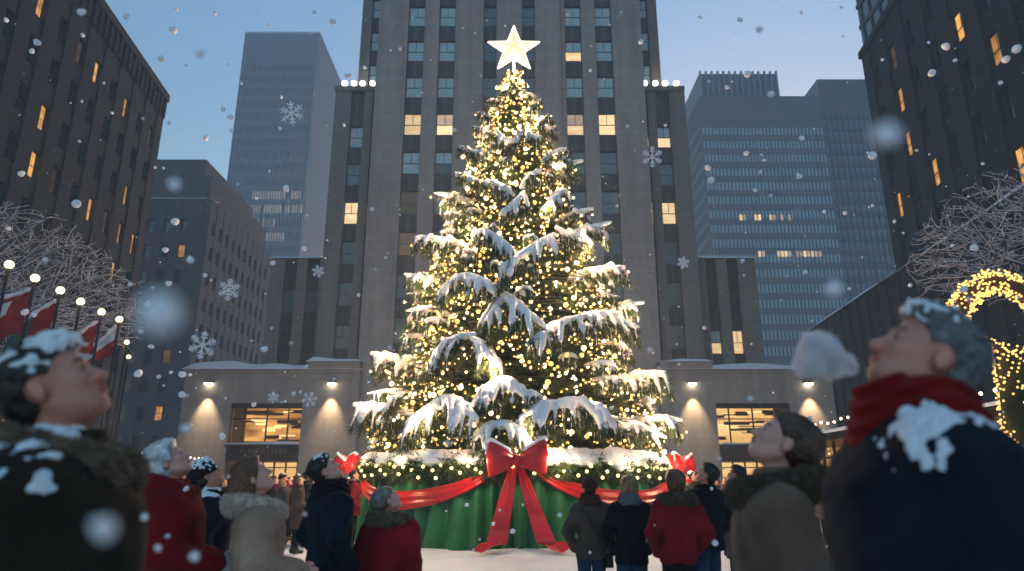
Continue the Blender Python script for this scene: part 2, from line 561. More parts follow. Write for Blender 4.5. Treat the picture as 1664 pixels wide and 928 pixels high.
def snow_slab(name, x0, x1, y0, y1, z, h=.3, parent=None, seed=0, over=.15, step=.35, U=None, O=None, N=None):
    """lumpy snow lying on a flat roof or ledge"""
    if U is None: O, U, N = (0, 0), (1, 0), (0, 1)
    nxx = max(4, int(abs(x1 - x0) / step)); nyy = max(3, min(14, int(abs(y1 - y0) / .12)))
    P = []
    rs = np.random.RandomState(seed)
    us = np.linspace(x0 - over, x1 + over, nxx); vs = np.linspace(y0 - over, y1 + over, nyy)
    Ug, Vg = np.meshgrid(us, vs, indexing='ij')
    e = np.minimum(1, np.minimum(Vg - vs[0], vs[-1] - Vg) / (h * 1.2 + .01)) ; e2 = np.minimum(1, np.minimum(Ug - us[0], us[-1] - Ug) / (h * 1.2 + .01))
    prof = np.sqrt(np.clip(1 - (1 - e) ** 2, 0, 1)) * np.sqrt(np.clip(1 - (1 - e2) ** 2, 0, 1))
    H = h * (.62 + .38 * noise(Ug, Vg * .5, 0 * Ug, .55, seed) + .18 * noise(Ug, Vg, 0 * Ug, 1.7, seed + 1))
    Z = z + np.maximum(.04, H) * prof + .004
    mb = MB()
    tp = [[(O[0] + U[0] * a + N[0] * b, O[1] + U[1] * a + N[1] * b, c) for a, b, c in zip(r1, r2, r3)] for r1, r2, r3 in zip(Ug, Vg, Z)]
    mb.grid(tp)
    lo = z - .02
    bt = [[(p[0], p[1], lo) for p in r] for r in tp]
    mb.grid([tp[0], bt[0]], smooth=False); mb.grid([bt[-1], tp[-1]], smooth=False)
    mb.grid([[r[0] for r in bt], [r[0] for r in tp]], smooth=False); mb.grid([[r[-1] for r in tp], [r[-1] for r in bt]], smooth=False)
    return mb.obj(name, SNOW, parent)

# ---------------------------------------------------------------- the central stone tower
tower = empty('skyscraper', (0, 64, 0), 0, 'tall grey limestone skyscraper with stepped sides straight behind the tree', 'skyscraper')
INV = Matrix.Translation((0, -64, 0))
def under(root):
    """objects are built in world metres: cancel the Empty's own offset for its new children"""
    inv = Matrix.Translation(-root.location) if root.rotation_euler.z == 0 else root.matrix_world.inverted()
    for o in list(root.children):
        if not o.get('_fx'):
            o.location = Vector(o.location) - root.location
            o['_fx'] = 1
def fix(root):
    under(root)
    for o in root.children:
        if '_fx' in o: del o['_fx']

YT = 58.0
def X_at(px, py, Y): return at(px, py, Y).x
rows_top = [(19, 48), (72, 103), (127, 158), (184, 217), (243, 279), (305, 343), (372, 408), (437, 472)]
zt = [at(0, 184, YT).z, at(0, 243, YT).z]
FL = 3.98
z_lit = at(0, 217, YT).z      # sill of the lit floor
rowsT = []
k = -9
while True:
    zb = z_lit + FL * k
    if zb > 62: break
    if zb > 3.5: rowsT.append((zb, zb + 2.25))
    k += 1
colpx = [(658, 686), (710, 737.5), (785, 806), (849, 870), (920, 948), (971, 999)]
xl = X_at(609, 150, YT); xr = X_at(1048, 150, YT)
colsT = [(X_at(a, 150, YT) - xl, X_at(b, 150, YT) - xl) for a, b in colpx]
litrow = [i for i, r in enumerate(rowsT) if abs(r[0] - z_lit) < .1][0]
rnd = random.Random(5)
def pickT(i, j, u, z):
    if i in (2, 3): return 'd' if j < litrow - 1 else ('t' if rnd.random() < .7 else 'b')
    if j == litrow: return 'c' if i in (0, 5) else 'p'
    if j == litrow + 2 and i == 4: return 'q'
    if j > litrow: return 'b'
    if j == litrow - 1: return rnd.choice('bkb') if i < 3 else 't'
    if j == litrow - 2: return 'm' if i in (0,) else rnd.choice('td')
    return rnd.choice('tddttm' if j > litrow - 5 else 'dddmt') if rnd.random() < .93 else 'a'
mb = MB(); mb.box(xl, xr, YT + .5, YT + 20, 0, 66)
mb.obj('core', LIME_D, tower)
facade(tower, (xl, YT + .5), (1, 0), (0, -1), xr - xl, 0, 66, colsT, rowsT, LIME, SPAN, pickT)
# projecting centre bay piers
mb = MB()
c0, c1 = X_at(744, 150, YT), X_at(784, 150, YT)
mb.box(c0, c1, YT - .35, YT - .003, 0, 66); 
c0, c1 = X_at(871.5, 150, YT), X_at(912, 150, YT)
mb.box(c0, c1, YT - .35, YT - .003, 0, 66)
c0, c1 = X_at(807.5, 150, YT), X_at(847.5, 150, YT)
mb.box(c0, c1, YT - .35, YT - .003, 0, 66)
mb.obj('pier', LIME, tower)
# setback side strips, upper
for sgn, a, b in ((-1, 580, 609), (1, 1048, 1076)):
    Y2 = YT + 4
    u0, u1 = X_at(a, 150, Y2), X_at(b, 150, Y2)
    if sgn < 0: u1 = xl - .003
    else: u0 = xr + .003
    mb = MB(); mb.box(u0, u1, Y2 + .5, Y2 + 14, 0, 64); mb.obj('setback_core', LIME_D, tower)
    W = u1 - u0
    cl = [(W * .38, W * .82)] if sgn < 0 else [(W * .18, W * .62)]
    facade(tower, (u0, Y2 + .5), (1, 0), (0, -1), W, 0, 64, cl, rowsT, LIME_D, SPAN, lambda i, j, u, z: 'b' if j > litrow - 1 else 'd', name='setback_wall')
fix(tower)

# lower shoulders with floodlights
BULB = mat('bulb_glow', (1, .8, .5), .4, 0, emis=(1, .80, .48), es=10.)
FLOOD = mat('flood_glow', (1, .9, .7), .4, 0, emis=(1, .87, .62), es=14.)
METAL = mat('dark_metal', (.03, .03, .032), .4, .1, metal=.6)
for sgn in (-1, 1):
    Y3 = YT + 2.5
    a, b = (545, 606) if sgn < 0 else (1052, 1113)
    u0, u1 = X_at(a, 160, Y3), X_at(b, 160, Y3)
    if sgn < 0: u1 = xl - .006
    else: u0 = xr + .006
    zt3 = at(0, 148, Y3).z
    side = 'left' if sgn < 0 else 'right'
    sh = empty('tower_annex', ((u0 + u1) / 2, Y3, 0), 0, f'narrow grey stone annex with floodlights on its roof, on the {side} of the skyscraper', 'building', 'stepped annexes of the skyscraper')
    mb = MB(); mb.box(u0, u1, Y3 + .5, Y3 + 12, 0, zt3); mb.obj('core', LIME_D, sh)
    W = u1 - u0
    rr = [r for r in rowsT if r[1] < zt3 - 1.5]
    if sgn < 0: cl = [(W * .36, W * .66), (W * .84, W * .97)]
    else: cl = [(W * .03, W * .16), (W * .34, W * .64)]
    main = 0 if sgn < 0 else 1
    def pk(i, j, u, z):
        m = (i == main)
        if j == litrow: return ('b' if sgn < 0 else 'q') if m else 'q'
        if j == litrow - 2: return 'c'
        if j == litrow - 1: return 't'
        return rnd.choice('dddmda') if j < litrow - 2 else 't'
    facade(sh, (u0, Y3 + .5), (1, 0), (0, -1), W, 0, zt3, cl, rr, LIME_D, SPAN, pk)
    mb = MB(); mb.box(u0 - .1, u1 + .0, Y3 - .15, Y3 + .6, zt3 + .004, zt3 + .5); mb.obj('parapet', LIME_D, sh)
    fix(sh)
    for i, px in enumerate((560, 575, 589, 605) if sgn < 0 else (1048, 1065, 1081, 1099)):
        X = X_at(px, 138, Y3 + .2)
        nm = ['outermost', 'second from the outside', 'third from the outside', 'innermost'] if sgn < 0 else ['innermost', 'third from the outside', 'second from the outside', 'outermost']
        fl = empty('floodlight', (X, Y3 + .2, zt3 + .5), 0, f'round roof floodlight, {nm[i]} of four on the {side} annex', 'floodlight', 'floodlights on the annex roofs')
        m = MB(); m.tube([(0, 0, 0), (0, 0, .28)], .05, 8); m.obj('bracket', METAL, fl)
        v, f = balls([(0, 0, .5)], [.27], ICO2); link('lamp', np_mesh('lamp', v, f, FLOOD), fl)
    # lowest shoulder with snow on its roof
    Y4 = YT + 5
    a, b = (440, 523) if sgn < 0 else (1139, 1226)
    zt4 = at(0, 420, Y4).z
    u0, u1 = X_at(a, 430, Y4), X_at(b, 430, Y4)
    if sgn < 0: u1 = X_at(548, 430, Y4)
    else: u0 = X_at(1118, 430, Y4)
    sh = empty('annex_block', ((u0 + u1) / 2, Y4, 0), 0, f'low grey stone annex with snow along its roof, {side} of the skyscraper', 'building', 'lowest annexes of the skyscraper')
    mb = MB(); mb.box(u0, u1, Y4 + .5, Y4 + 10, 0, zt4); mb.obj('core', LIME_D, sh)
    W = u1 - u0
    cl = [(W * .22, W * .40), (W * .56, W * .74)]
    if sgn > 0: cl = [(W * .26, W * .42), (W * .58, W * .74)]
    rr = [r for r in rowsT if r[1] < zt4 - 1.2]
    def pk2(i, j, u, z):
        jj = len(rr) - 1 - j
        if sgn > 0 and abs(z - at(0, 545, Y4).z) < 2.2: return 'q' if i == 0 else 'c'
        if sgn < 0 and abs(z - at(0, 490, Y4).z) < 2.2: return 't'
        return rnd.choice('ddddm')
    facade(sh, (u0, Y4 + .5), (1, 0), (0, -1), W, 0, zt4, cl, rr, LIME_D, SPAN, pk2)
    snow_slab('roof_snow', u0, u1, Y4 - .1, Y4 + 2, zt4, .28, sh, 20 + sgn)
    fix(sh)

# ---------------------------------------------------------------- low stone wings with lit shop fronts
YW = 57.0
def pxX(px, py=620): return X_at(px, py, YW)
def pyZ(py): return at(0, py, YW).z
WARM_ROOM = mat_lit('shop_interior', (.24, .085, .012), (.85, .40, .10), 1.1, 1.1, .45, 1.6, False)
WARM_ROOM2 = mat_lit('shop_interior_bright', (.75, .38, .10), (1., .66, .28), 1.1, 1.1, .3, 1.3, False)
SHELF = mat('shelf_wood', (.10, .055, .03), .6, .3)
GLOW_S = mat('shelf_light', (1, .7, .3), .5, 0, emis=(1, .62, .25), es=1.4)
BRONZE = mat('bronze', (.045, .036, .028), .35, .2, metal=.5)
GOLD = mat('gold_letters', (.28, .18, .08), .35, .2, metal=.5)
def text_mesh(s, size, depth, m, name):
    cu = bpy.data.curves.new('t', 'FONT'); cu.body = s; cu.size = size; cu.extrude = depth; cu.align_x = 'CENTER'
    o = bpy.data.objects.new('t', cu); COL.objects.link(o)
    dg = bpy.context.evaluated_depsgraph_get()
    me = bpy.data.meshes.new_from_object(o.evaluated_get(dg)); me.name = name
    bpy.data.objects.remove(o)
    me.materials.clear(); me.materials.append(m)
    return me
rs_ = random.Random(3)
for sgn in (-1, 1):
    side = 'left' if sgn < 0 else 'right'
    if sgn < 0:
        x0, x1 = pxX(300), pxX(584); zr = pyZ(606); zr2 = pyZ(600)
        wx0, wx1 = pxX(372, 690), pxX(489, 690); xs_step = pxX(500)
        lamps = [341, 540]
    else:
        x0, x1 = pxX(1073), pxX(1352); zr = pyZ(606); zr2 = pyZ(600)
        wx0, wx1 = pxX(1166, 690), pxX(1287, 690); xs_step = pxX(1158)
        lamps = [1124, 1312]
    zw0, zw1 = pyZ(722), pyZ(655); zd1 = pyZ(750)
    wg = empty('stone_wing', ((x0 + x1) / 2, YW, 0), 0, f'low limestone wing with a big amber window, {side} of the skyscraper', 'building', 'low wings of the plaza building')
    D = .9
    mb = MB()
    mb.box(x0, wx0, YW, YW + D, 0, zr); mb.box(wx1, x1, YW, YW + D, 0, zr); mb.box(wx0, wx1, YW, YW + D, zw1, zr)
    mb.box(x0, x1, YW + 6, YW + 6.5, 0, zr); mb.box(x0, x0 + .5, YW + D, YW + 6, 0, zr); mb.box(x1 - .5, x1, YW + D, YW + 6, 0, zr)
    mb.obj('wall', LIME_W, wg)
    m = MB(); m.box(x0 - .1, x1 + .0, YW - .12, YW + 6.6, zr + .004, zr + .3); m.obj('roof', LIME_W, wg)
    # raised parapet near the tower
    a, b = (xs_step, x1) if sgn < 0 else (x0, xs_step)
    m = MB(); m.box(a, b, YW - .3, YW + 1.2, zr + .31, zr2 + .6); m.obj('parapet', LIME_W, wg)
    snow_slab('roof_snow', x0 - .1, x1, YW - .15, YW + 5, zr + .3, .95, wg, 31 + sgn)
    snow_slab('parapet_snow', a, b, YW - .35, YW + 1.2, zr2 + .6, .75, wg, 37 + sgn)
    m = MB(); m.box(a - (0 if sgn < 0 else 0), b, YW - .1, YW - .003, zr - .75, zr - .62); m.obj('ledge', LIME_W, wg)
    # upper window: room behind glass
    wn = MB()
    n = 4
    for i in range(n + 1):
        xx = wx0 + (wx1 - wx0) * (i / n if i not in (1, 3) else (.18 if i == 1 else .80))
        wn.box(xx - .05, xx + .05, YW + .30, YW + .42, zw0, zw1)
    for zz in (zw0 + .06, zw1 - .06, zw0 + (zw1 - zw0) * .62): wn.box(wx0 + .05, wx1 - .05, YW + .31, YW + .41, zz - .04, zz + .04)
    wo = wn.obj('display_window', BRONZE, wg)
    for _ in (0,):
        m = MB(); m.box(wx0, wx1, YW + 3.6, YW + 3.7, zw0, zw1 + .3); m.obj('interior_wall', WARM_ROOM if sgn < 0 else WARM_ROOM2, wo)
    sh_, gl_ = MB(), MB()
    for q in range(26):
        xa = rs_.uniform(wx0 + .2, wx1 - 1.2); za = rs_.uniform(zw0 + .2, zw1 - .3); wd = rs_.uniform(.4, 1.5)
        dd = rs_.uniform(1.4, 3.2)
        if q % 3 == 0: gl_.box(xa, min(xa + wd, wx1 - .1), YW + dd, YW + dd + .1, za, za + rs_.uniform(.06, .26))
        else: sh_.box(xa, min(xa + wd * 1.6, wx1 - .1), YW + dd, YW + dd + .3, za, za + rs_.uniform(.04, .3))
    sh_.obj('shelving', SHELF, wo)['kind'] = 'stuff'; gl_.obj('shelf_light', GLOW_S, wo)
    m = MB(); m.box(wx0, wx1, YW - .45, YW + .5, zw0 - .22, zw0 - .005); m.obj('window_ledge', BRONZE, wg)
    snow_slab('ledge_snow', wx0, wx1, YW - .45, YW + .28, zw0 - .005, .26, wg, 51 + sgn, over=.02)
    m = MB(); m.box(wx0 + .003, wx1 - .003, YW + .1, YW + .5, zd1, zw0 - .23); m.obj('sign_band', BRONZE, wg)
    t = link('sign_lettering', text_mesh('FLRERRTTERY' if sgn < 0 else 'EN RNVVRY', .62, .03, GOLD, 'sign_lettering'), wg, ((wx0 + wx1) / 2 + (.1 if sgn < 0 else 1.0), YW + .06, zd1 + .62))
    t.rotation_euler = (R(90), 0, 0)
    m = MB()
    for (u, v) in ((0, .28), (.72, 1)): m.box(wx0 + (wx1 - wx0) * u, wx0 + (wx1 - wx0) * v, YW - .25, YW + .09, zd1 + .42, zd1 + .50)
    m.obj('awning_rail', BRONZE, wg)
    # lower lit shop front with doors
    dr = MB()
    for i in range(7):
        xx = wx0 + (wx1 - wx0) * (.02 + .96 * i / 6)
        dr.box(xx - .06, xx + .06, YW + .35, YW + .47, 0, zd1)
    dr.box(wx0, wx1, YW + .36, YW + .46, zd1 - .5, zd1 - .42); dr.box(wx0, wx1, YW + .36, YW + .46, 0, .2)
    do = dr.obj('shop_door', BRONZE, wg)
    m = MB(); m.box(wx0, wx1, YW + 3.0, YW + 3.1, 0, zd1); m.obj('lobby_wall', WARM_ROOM2, do)
    # metal frame round the opening
    m = MB(); m.box(wx0, wx1, YW + .12, YW + .28, zw1 - .42, zw1 - .005); m.obj('lintel', BRONZE, wg)
    fix(wg)
    # downlights
    for i, px in enumerate(lamps):
        p = at(px, 623, YW)
        far = (px in (341, 1312))
        sc = empty('wall_lamp', (p.x, YW, p.z), 0, f'small bright wall lamp throwing a cone down the {side} wing, {"outer" if far else "inner"} one', 'wall lamp', 'downlights on the stone wings')
        m = MB(); m.box(-.32, .32, -.42, -.003, 0, .14); m.obj('housing', METAL, sc)
        m = MB(); m.box(-.28, .28, -.44, -.05, -.13, -.003); lo = m.obj('lens', FLOOD, sc)
        L = bpy.data.lights.new('lamp_light', 'SPOT'); L.energy = 400; L.color = (1, .72, .40); L.spot_size = R(58); L.spot_blend = .9; L.shadow_soft_size = .08
        lo2 = link('lamp_light', L, sc, (0, -.75, -.35)); lo2.rotation_euler = (R(13), 0, 0)

# ---------------------------------------------------------------- dark office blocks either side
def fvec(p, q):
    d = Vector((q[0] - p[0], q[1] - p[1])); L = d.length; d.normalize(); return d, L
def rows_gen(z0, z1, fl, h): 
    out = []; z = z0
    while z + h < z1: out.append((z, z + h)); z += fl
    return out
def cols_gen(W, sp, w, off=.0):
    out = []; u = sp * .5 + off
    while u + w < W - .4: out.append((u, u + w)); u += sp
    return out
# left
pN, pF = (-33.0, 8.0), (-39.6, 70.0)
U, W = fvec(pF, pN)      # from the far end to the near end
N = Vector((-U.y, U.x));  
if N.x < 0: N = -N
zL = 43.6
lb = empty('office_block', (-39, 40, 0), 0, 'big dark stone office block with a few amber windows, tallest on the left', 'building')
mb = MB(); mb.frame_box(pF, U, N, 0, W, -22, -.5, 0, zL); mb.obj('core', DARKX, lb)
r2 = random.Random(11)
def pkL(i, j, u, z):
    x = r2.random()
    if z > 41 and u > 33: return 't'
    if u > 28 and x < .10: return 't'
    if x < .12: return 'a'
    if x < .24: return 'm'
    return 'd'
O = (pF[0] - N.x * .5, pF[1] - N.y * .5)
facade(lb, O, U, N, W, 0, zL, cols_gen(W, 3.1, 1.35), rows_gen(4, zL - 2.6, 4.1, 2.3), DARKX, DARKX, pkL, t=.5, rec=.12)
m = MB(); m.frame_box(pF, U, N, -.2, W + .2, -1.2, .25, zL + .004, zL + .9); m.obj('cornice', DARKX, lb)
m = MB()
for i in range(60): m.frame_box(pF, U, N, i * W / 60 + .2, i * W / 60 + .55, .003, .22, zL - 2.3, zL - .1)
m.obj('cornice_rib', DARKX, lb)
m = MB(); m.frame_box(pF, U, N, -1.2, -.01, -18, -.6, 0, zL - 2.4); m.obj('end_wing', DARKX, lb)
m = MB(); m.frame_box(pF, U, N, -.004, W, -22.3, -.5, zL + .004, zL + .3); m.obj('roof', DARKX, lb)
fix(lb)
# right
pN, pF = (29.0, 8.0), (35.0, 60.0)
U, W = fvec(pF, pN)
N = Vector((-U.y, U.x))
if N.x > 0: N = -N
zR = 42.5
rb = empty('office_block', (34, 35, 0), 0, 'big dark stone office block with scattered amber windows, on the right behind the bare tree', 'building')
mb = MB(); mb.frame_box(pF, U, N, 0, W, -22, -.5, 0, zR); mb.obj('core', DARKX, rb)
r3 = random.Random(4)
def pkR(i, j, u, z):
    x = r3.random()
    if x < .17: return 'a'
    if x < .30: return 'm'
    if x < .40: return 't'
    return 'd'
O = (pF[0] - N.x * .5, pF[1] - N.y * .5)
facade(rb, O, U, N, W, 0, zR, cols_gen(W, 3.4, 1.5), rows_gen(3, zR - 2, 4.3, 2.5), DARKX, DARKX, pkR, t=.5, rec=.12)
m = MB(); m.frame_box(pF, U, N, -.2, W + .2, -22, .2, zR + .004, zR + .7); m.obj('cornice', DARKX, rb)
fix(rb)
# low block running in front of it, snow along its roof
pN, pF = (28.2, 24.0), (33.0, 75.0)
U, W = fvec(pF, pN)
N = Vector((-U.y, U.x))
if N.x > 0: N = -N
zQ = 17.9
qb = empty('low_block', (31, 50, 0), 0, 'long low dark block with narrow windows and a snowy roof edge, right of the plaza', 'building')
mb = MB(); mb.frame_box(pF, U, N, 0, W, -1.9, -.5, 0, zQ); mb.obj('core', DARKX, qb)
O = (pF[0] - N.x * .5, pF[1] - N.y * .5)
facade(qb, O, U, N, W, 0, zQ, cols_gen(W, 2.1, .7), rows_gen(2.5, zQ - 2.5, 4.6, 3.2), DARKX, DARKX, lambda i, j, u, z: 'd' if r3.random() < .93 else 'm', t=.5, rec=.1)
snow_slab('roof_snow', 0, W, -1.9, .1, zQ, .35, qb, 71, over=.05, U=U, O=pF, N=N, step=.6)
fix(qb)

# blue glass high-rise seen above the right block
MULL = mat('mullion', (.05, .06, .065), .4, .1, metal=.3)
GRID_G = mat('curtain_glass', (.07, .15, .19), .08, .25, .25, spec=1.)
gt = empty('glass_highrise', (45, 50, 43), 0, 'teal glass high-rise above the right dark block at the top edge', 'skyscraper')
x0, yN, yF = 35.1, 34.0, 59.8
m = MB(); m.box(x0 + .15, x0 + 20, yN + .15, yF, 43.25, 86); m.obj('glass_wall', GRID_G, gt)
m = MB()
u = yN + .2
while u < yF: m.box(x0, x0 + .14, u, u + .28, 43.25, 86); u += 1.55
u = x0 + .2
while u < x0 + 20: m.box(u, u + .28, yN, yN + .14, 43.25, 86); u += 1.55
z = 43.25
while z < 86: m.box(x0 + .01, x0 + .145, yN + .2, yF, z, z + .42); m.box(x0 + .2, x0 + 20, yN + .01, yN + .145, z, z + .42); z += 2.4
m.obj('mullion', MULL, gt)
fix(gt)

# ---------------------------------------------------------------- mid-distance block with a grid of windows (left)
hb = empty('brick_hotel', (-60, 95, 0), 0, 'dull grey-blue brick block with rows of small windows, left of the pale tower', 'building')
HB = mat_stone('hotel_brick', (.085, .09, .10), .9, .4)
hx1 = -42.3; hx0 = -78; hz = 40.3
m = MB(); m.box(hx0, hx1 - .5, 90.5, 116, 0, hz); m.obj('core', HB, hb)
r5 = random.Random(9)
facade(hb, (hx0, 90.5), (1, 0), (0, -1), hx1 - hx0 - .5, 0, hz, cols_gen(hx1 - hx0 - .5, 2.35, 1.1), rows_gen(2, hz - 2, 3.7, 1.9), HB, HB,
       lambda i, j, u, z: 'a' if r5.random() < .035 else ('m' if r5.random() < .06 else 'd'), t=.5, rec=.08)
facade(hb, (hx1 - .5, 90.0), (0, 1), (1, 0), 26, 0, hz, cols_gen(26, 2.35, 1.1), rows_gen(2, hz - 2, 3.7, 1.9), HB, HB,
       lambda i, j, u, z: 'd', t=.5, rec=.08, name='side_wall', near=0)
m = MB(); m.box(hx0, hx1 - 1, 91.5, 114, hz + .004, hz + 4.2); m.box(hx0, hx1 - 3, 93, 112, hz + 4.3, hz + 7.5); m.obj('penthouse', HB, hb)
snow_slab('roof_snow', hx0, hx1 - .1, 90.1, 91.4, hz, .3, hb, 90, step=1.2)
fix(hb)

# ---------------------------------------------------------------- tall pale tower (left)
lt = empty('ribbed_skyscraper', (-65, 180, 0), 0, 'tall pale blue ribbed skyscraper standing alone between the left blocks', 'skyscraper')
FIN = mat('fin_metal', (.16, .25, .33), .5, .1)
GLT = mat('tower_glass', (.06, .08, .10), .15, .3, .2, spec=.9)
tx0, tx1, ty, tz = -76.5, -55.3, 170, 126.4
m = MB(); m.box(tx0 + .3, tx1 - .3, ty + .3, ty + 26, 0, tz - .5); m.obj('glass_wall', GLT, lt)
m = MB(); n = 30
for i in range(n + 1):
    xx = tx0 + (tx1 - tx0 - .35) * i / n; m.box(xx, xx + .35, ty - .2, ty + .29, 0, tz)
for i in range(28):
    yy = ty + .35 + 25 * i / 27; m.box(tx1 - .29, tx1 + .2, yy, yy + .35, 0, tz)
m.obj('fin', FIN, lt)
m = MB(); z = 3
while z < tz - 12: m.box(tx0, tx1, ty + .05, ty + .28, z, z + 1.3); m.box(tx1 - .28, tx1 - .05, ty + .35, ty + 26, z, z + 1.3); z += 3.9
m.box(tx0, tx1, ty + .02, ty + .28, tz - 11, tz - .6)
m.obj('floor_band', FIN, lt)
lw = random.Random(2)
cnt = 0
for (py0, pa, pb) in ((335, 398, 487), (346, 405, 487), (357, 415, 487), (368, 418, 448), (380, 425, 447), (394, 430, 460)):
    z = at(0, py0, ty).z; z = 3 + round((z - 3) / 3.9) * 3.9 + 1.35
    xa, xb = at(pa, py0, ty).x, at(pb, py0, ty).x
    x = xa
    while x < min(xb, tx1 - 1):
        if lw.random() < .85 and cnt < 100:
            m = MB(); m.box(x + .05, x + .62, ty + .18, ty + .26, z, z + 2.3); m.obj('lit_window', LIT_P, lt); cnt += 1
        x += (tx1 - tx0 - .35) / 30
for (py0, pa, pb) in ((100, 465, 510), (245, 470, 505), (266, 470, 500), (283, 455, 500)):
    z = at(0, py0, ty).z; z = 3 + round((z - 3) / 3.9) * 3.9 + 1.35
    x = at(pa, py0, ty).x
    m = MB(); m.box(x, min(at(pb, py0, ty).x, tx1 - 1), ty + .18, ty + .26, z, z + 1.4); m.obj('lit_window', DIM_A, lt)
fix(lt)

# ---------------------------------------------------------------- glass towers (right)
rt = empty('glass_tower', (60, 150, 0), 0, 'wide pale blue glass tower with a ribbed crown, right of the skyscraper', 'skyscraper')
GLR = mat('pale_curtain_glass', (.28, .42, .50), .12, .25, .12, spec=1.)
MR = mat('blue_grey_metal', (.10, .13, .15), .5, .1)
gx0, gx1, gy, gz = 45.9, 75.6, 150, 93
m = MB(); m.box(gx0 + .2, gx1, gy + .2, gy + 24, 0, gz); m.obj('glass_wall', GLR, rt)
m = MB(); n = 34
for i in range(n + 1):
    xx = gx0 + (gx1 - gx0 - .2) * i / n; m.box(xx, xx + .2, gy - .05, gy + .19, 0, gz)
for i in range(22):
    yy = gy + .25 + 23 * i / 21; m.box(gx0 - .05, gx0 + .19, yy, yy + .3, 0, gz)
m.obj('mullion', MR, rt)
m = MB(); z = 2
while z < gz - 7: m.box(gx0 + .02, gx1, gy + .02, gy + .18, z, z + 1.5); m.box(gx0 + .02, gx0 + .18, gy + .25, gy + 24, z, z + 1.5); z += 3.6
m.box(gx0 + .02, gx1, gy - .0, gy + .18, gz - 6.5, gz + .3)
m.obj('floor_band', MR, rt)
m = MB(); px1 = at(1268, 140, gy).x
m.box(gx0 + 1, px1, gy + 1.5, gy + 20, gz + .01, gz + 7.5); m.obj('crown', MR, rt)
m = MB()
for i in range(14):
    xx = gx0 + 1 + (px1 - gx0 - 1.4) * i / 13; m.box(xx, xx + .4, gy + .9, gy + 1.49, gz + .02, gz + 8.0)
m.obj('crown_rib', FIN, rt)
for (py0, segs) in ((352, ((1197, 1215), (1218, 1240), (1243, 1288))), (411, ((1220, 1244), (1258, 1340), (1347, 1352)))):
    z = at(0, py0, gy).z - .9
    step = (gx1 - gx0 - .2) / 34
    for a, b in segs:
        xa, xb = at(a, py0, gy).x, at(b, py0, gy).x
        i = math.ceil((xa - gx0) / step)
        while gx0 + (i + 1) * step < min(xb, gx1):
            if lw.random() < .8:
                m = MB(); m.box(gx0 + i * step + .22, gx0 + (i + 1) * step - .02, gy - .03, gy + .015, z, z + 1.35); m.obj('lit_window', LIT_P if lw.random() < .6 else LIT_C, rt)
            i += 1
fix(rt)
rt2 = empty('dark_glass_tower', (95, 175, 0), 0, 'darker teal glass tower with horizontal bands beside the pale glass tower', 'skyscraper')
GLR2 = mat('dark_curtain_glass', (.06, .12, .15), .12, .3, .15, spec=1.)
MR2 = mat('dark_blue_metal', (.045, .065, .075), .5, .1)
m = MB(); m.box(79, 112, 170, 178.7, 0, 100.5); m.obj('glass_wall', GLR2, rt2)
m = MB(); z = 1
while z < 99: m.box(78.9, 112, 169.8, 169.99, z, z + 1.7); z += 3.6
m.obj('floor_band', MR2, rt2)
m = MB(); m.box(85.8, 112, 170.2, 178.7, 100.51, 111); m.obj('crown', MR2, rt2)
m = MB()
for i in range(22): m.box(79 + i * 1.5, 79.2 + i * 1.5, 169.6, 169.79, 0, 100)
m.obj('mullion', MR2, rt2)
fix(rt2)
# blocks that close the far end of the streets
bk = empty('distant_block', (0, 210, 0), 0, 'distant dark blue block low between the left towers', 'building')
m = MB(); m.box(-52, -18, 200, 220, 0, 52); m.obj('wall', HB, bk); m = MB(); m.box(-51, -19, 199.8, 199.99, 50, 51.5); m.obj('cornice', HB, bk)
fix(bk)
bk = empty('distant_block', (30, 120, 0), 0, 'distant dim block low behind the right annex of the skyscraper', 'building')
m = MB(); m.box(30, 44, 126, 140, 0, 26); m.obj('wall', HB, bk); m = MB(); m.box(29.9, 44, 125.8, 125.99, 24, 25); m.obj('cornice', HB, bk)
fix(bk)

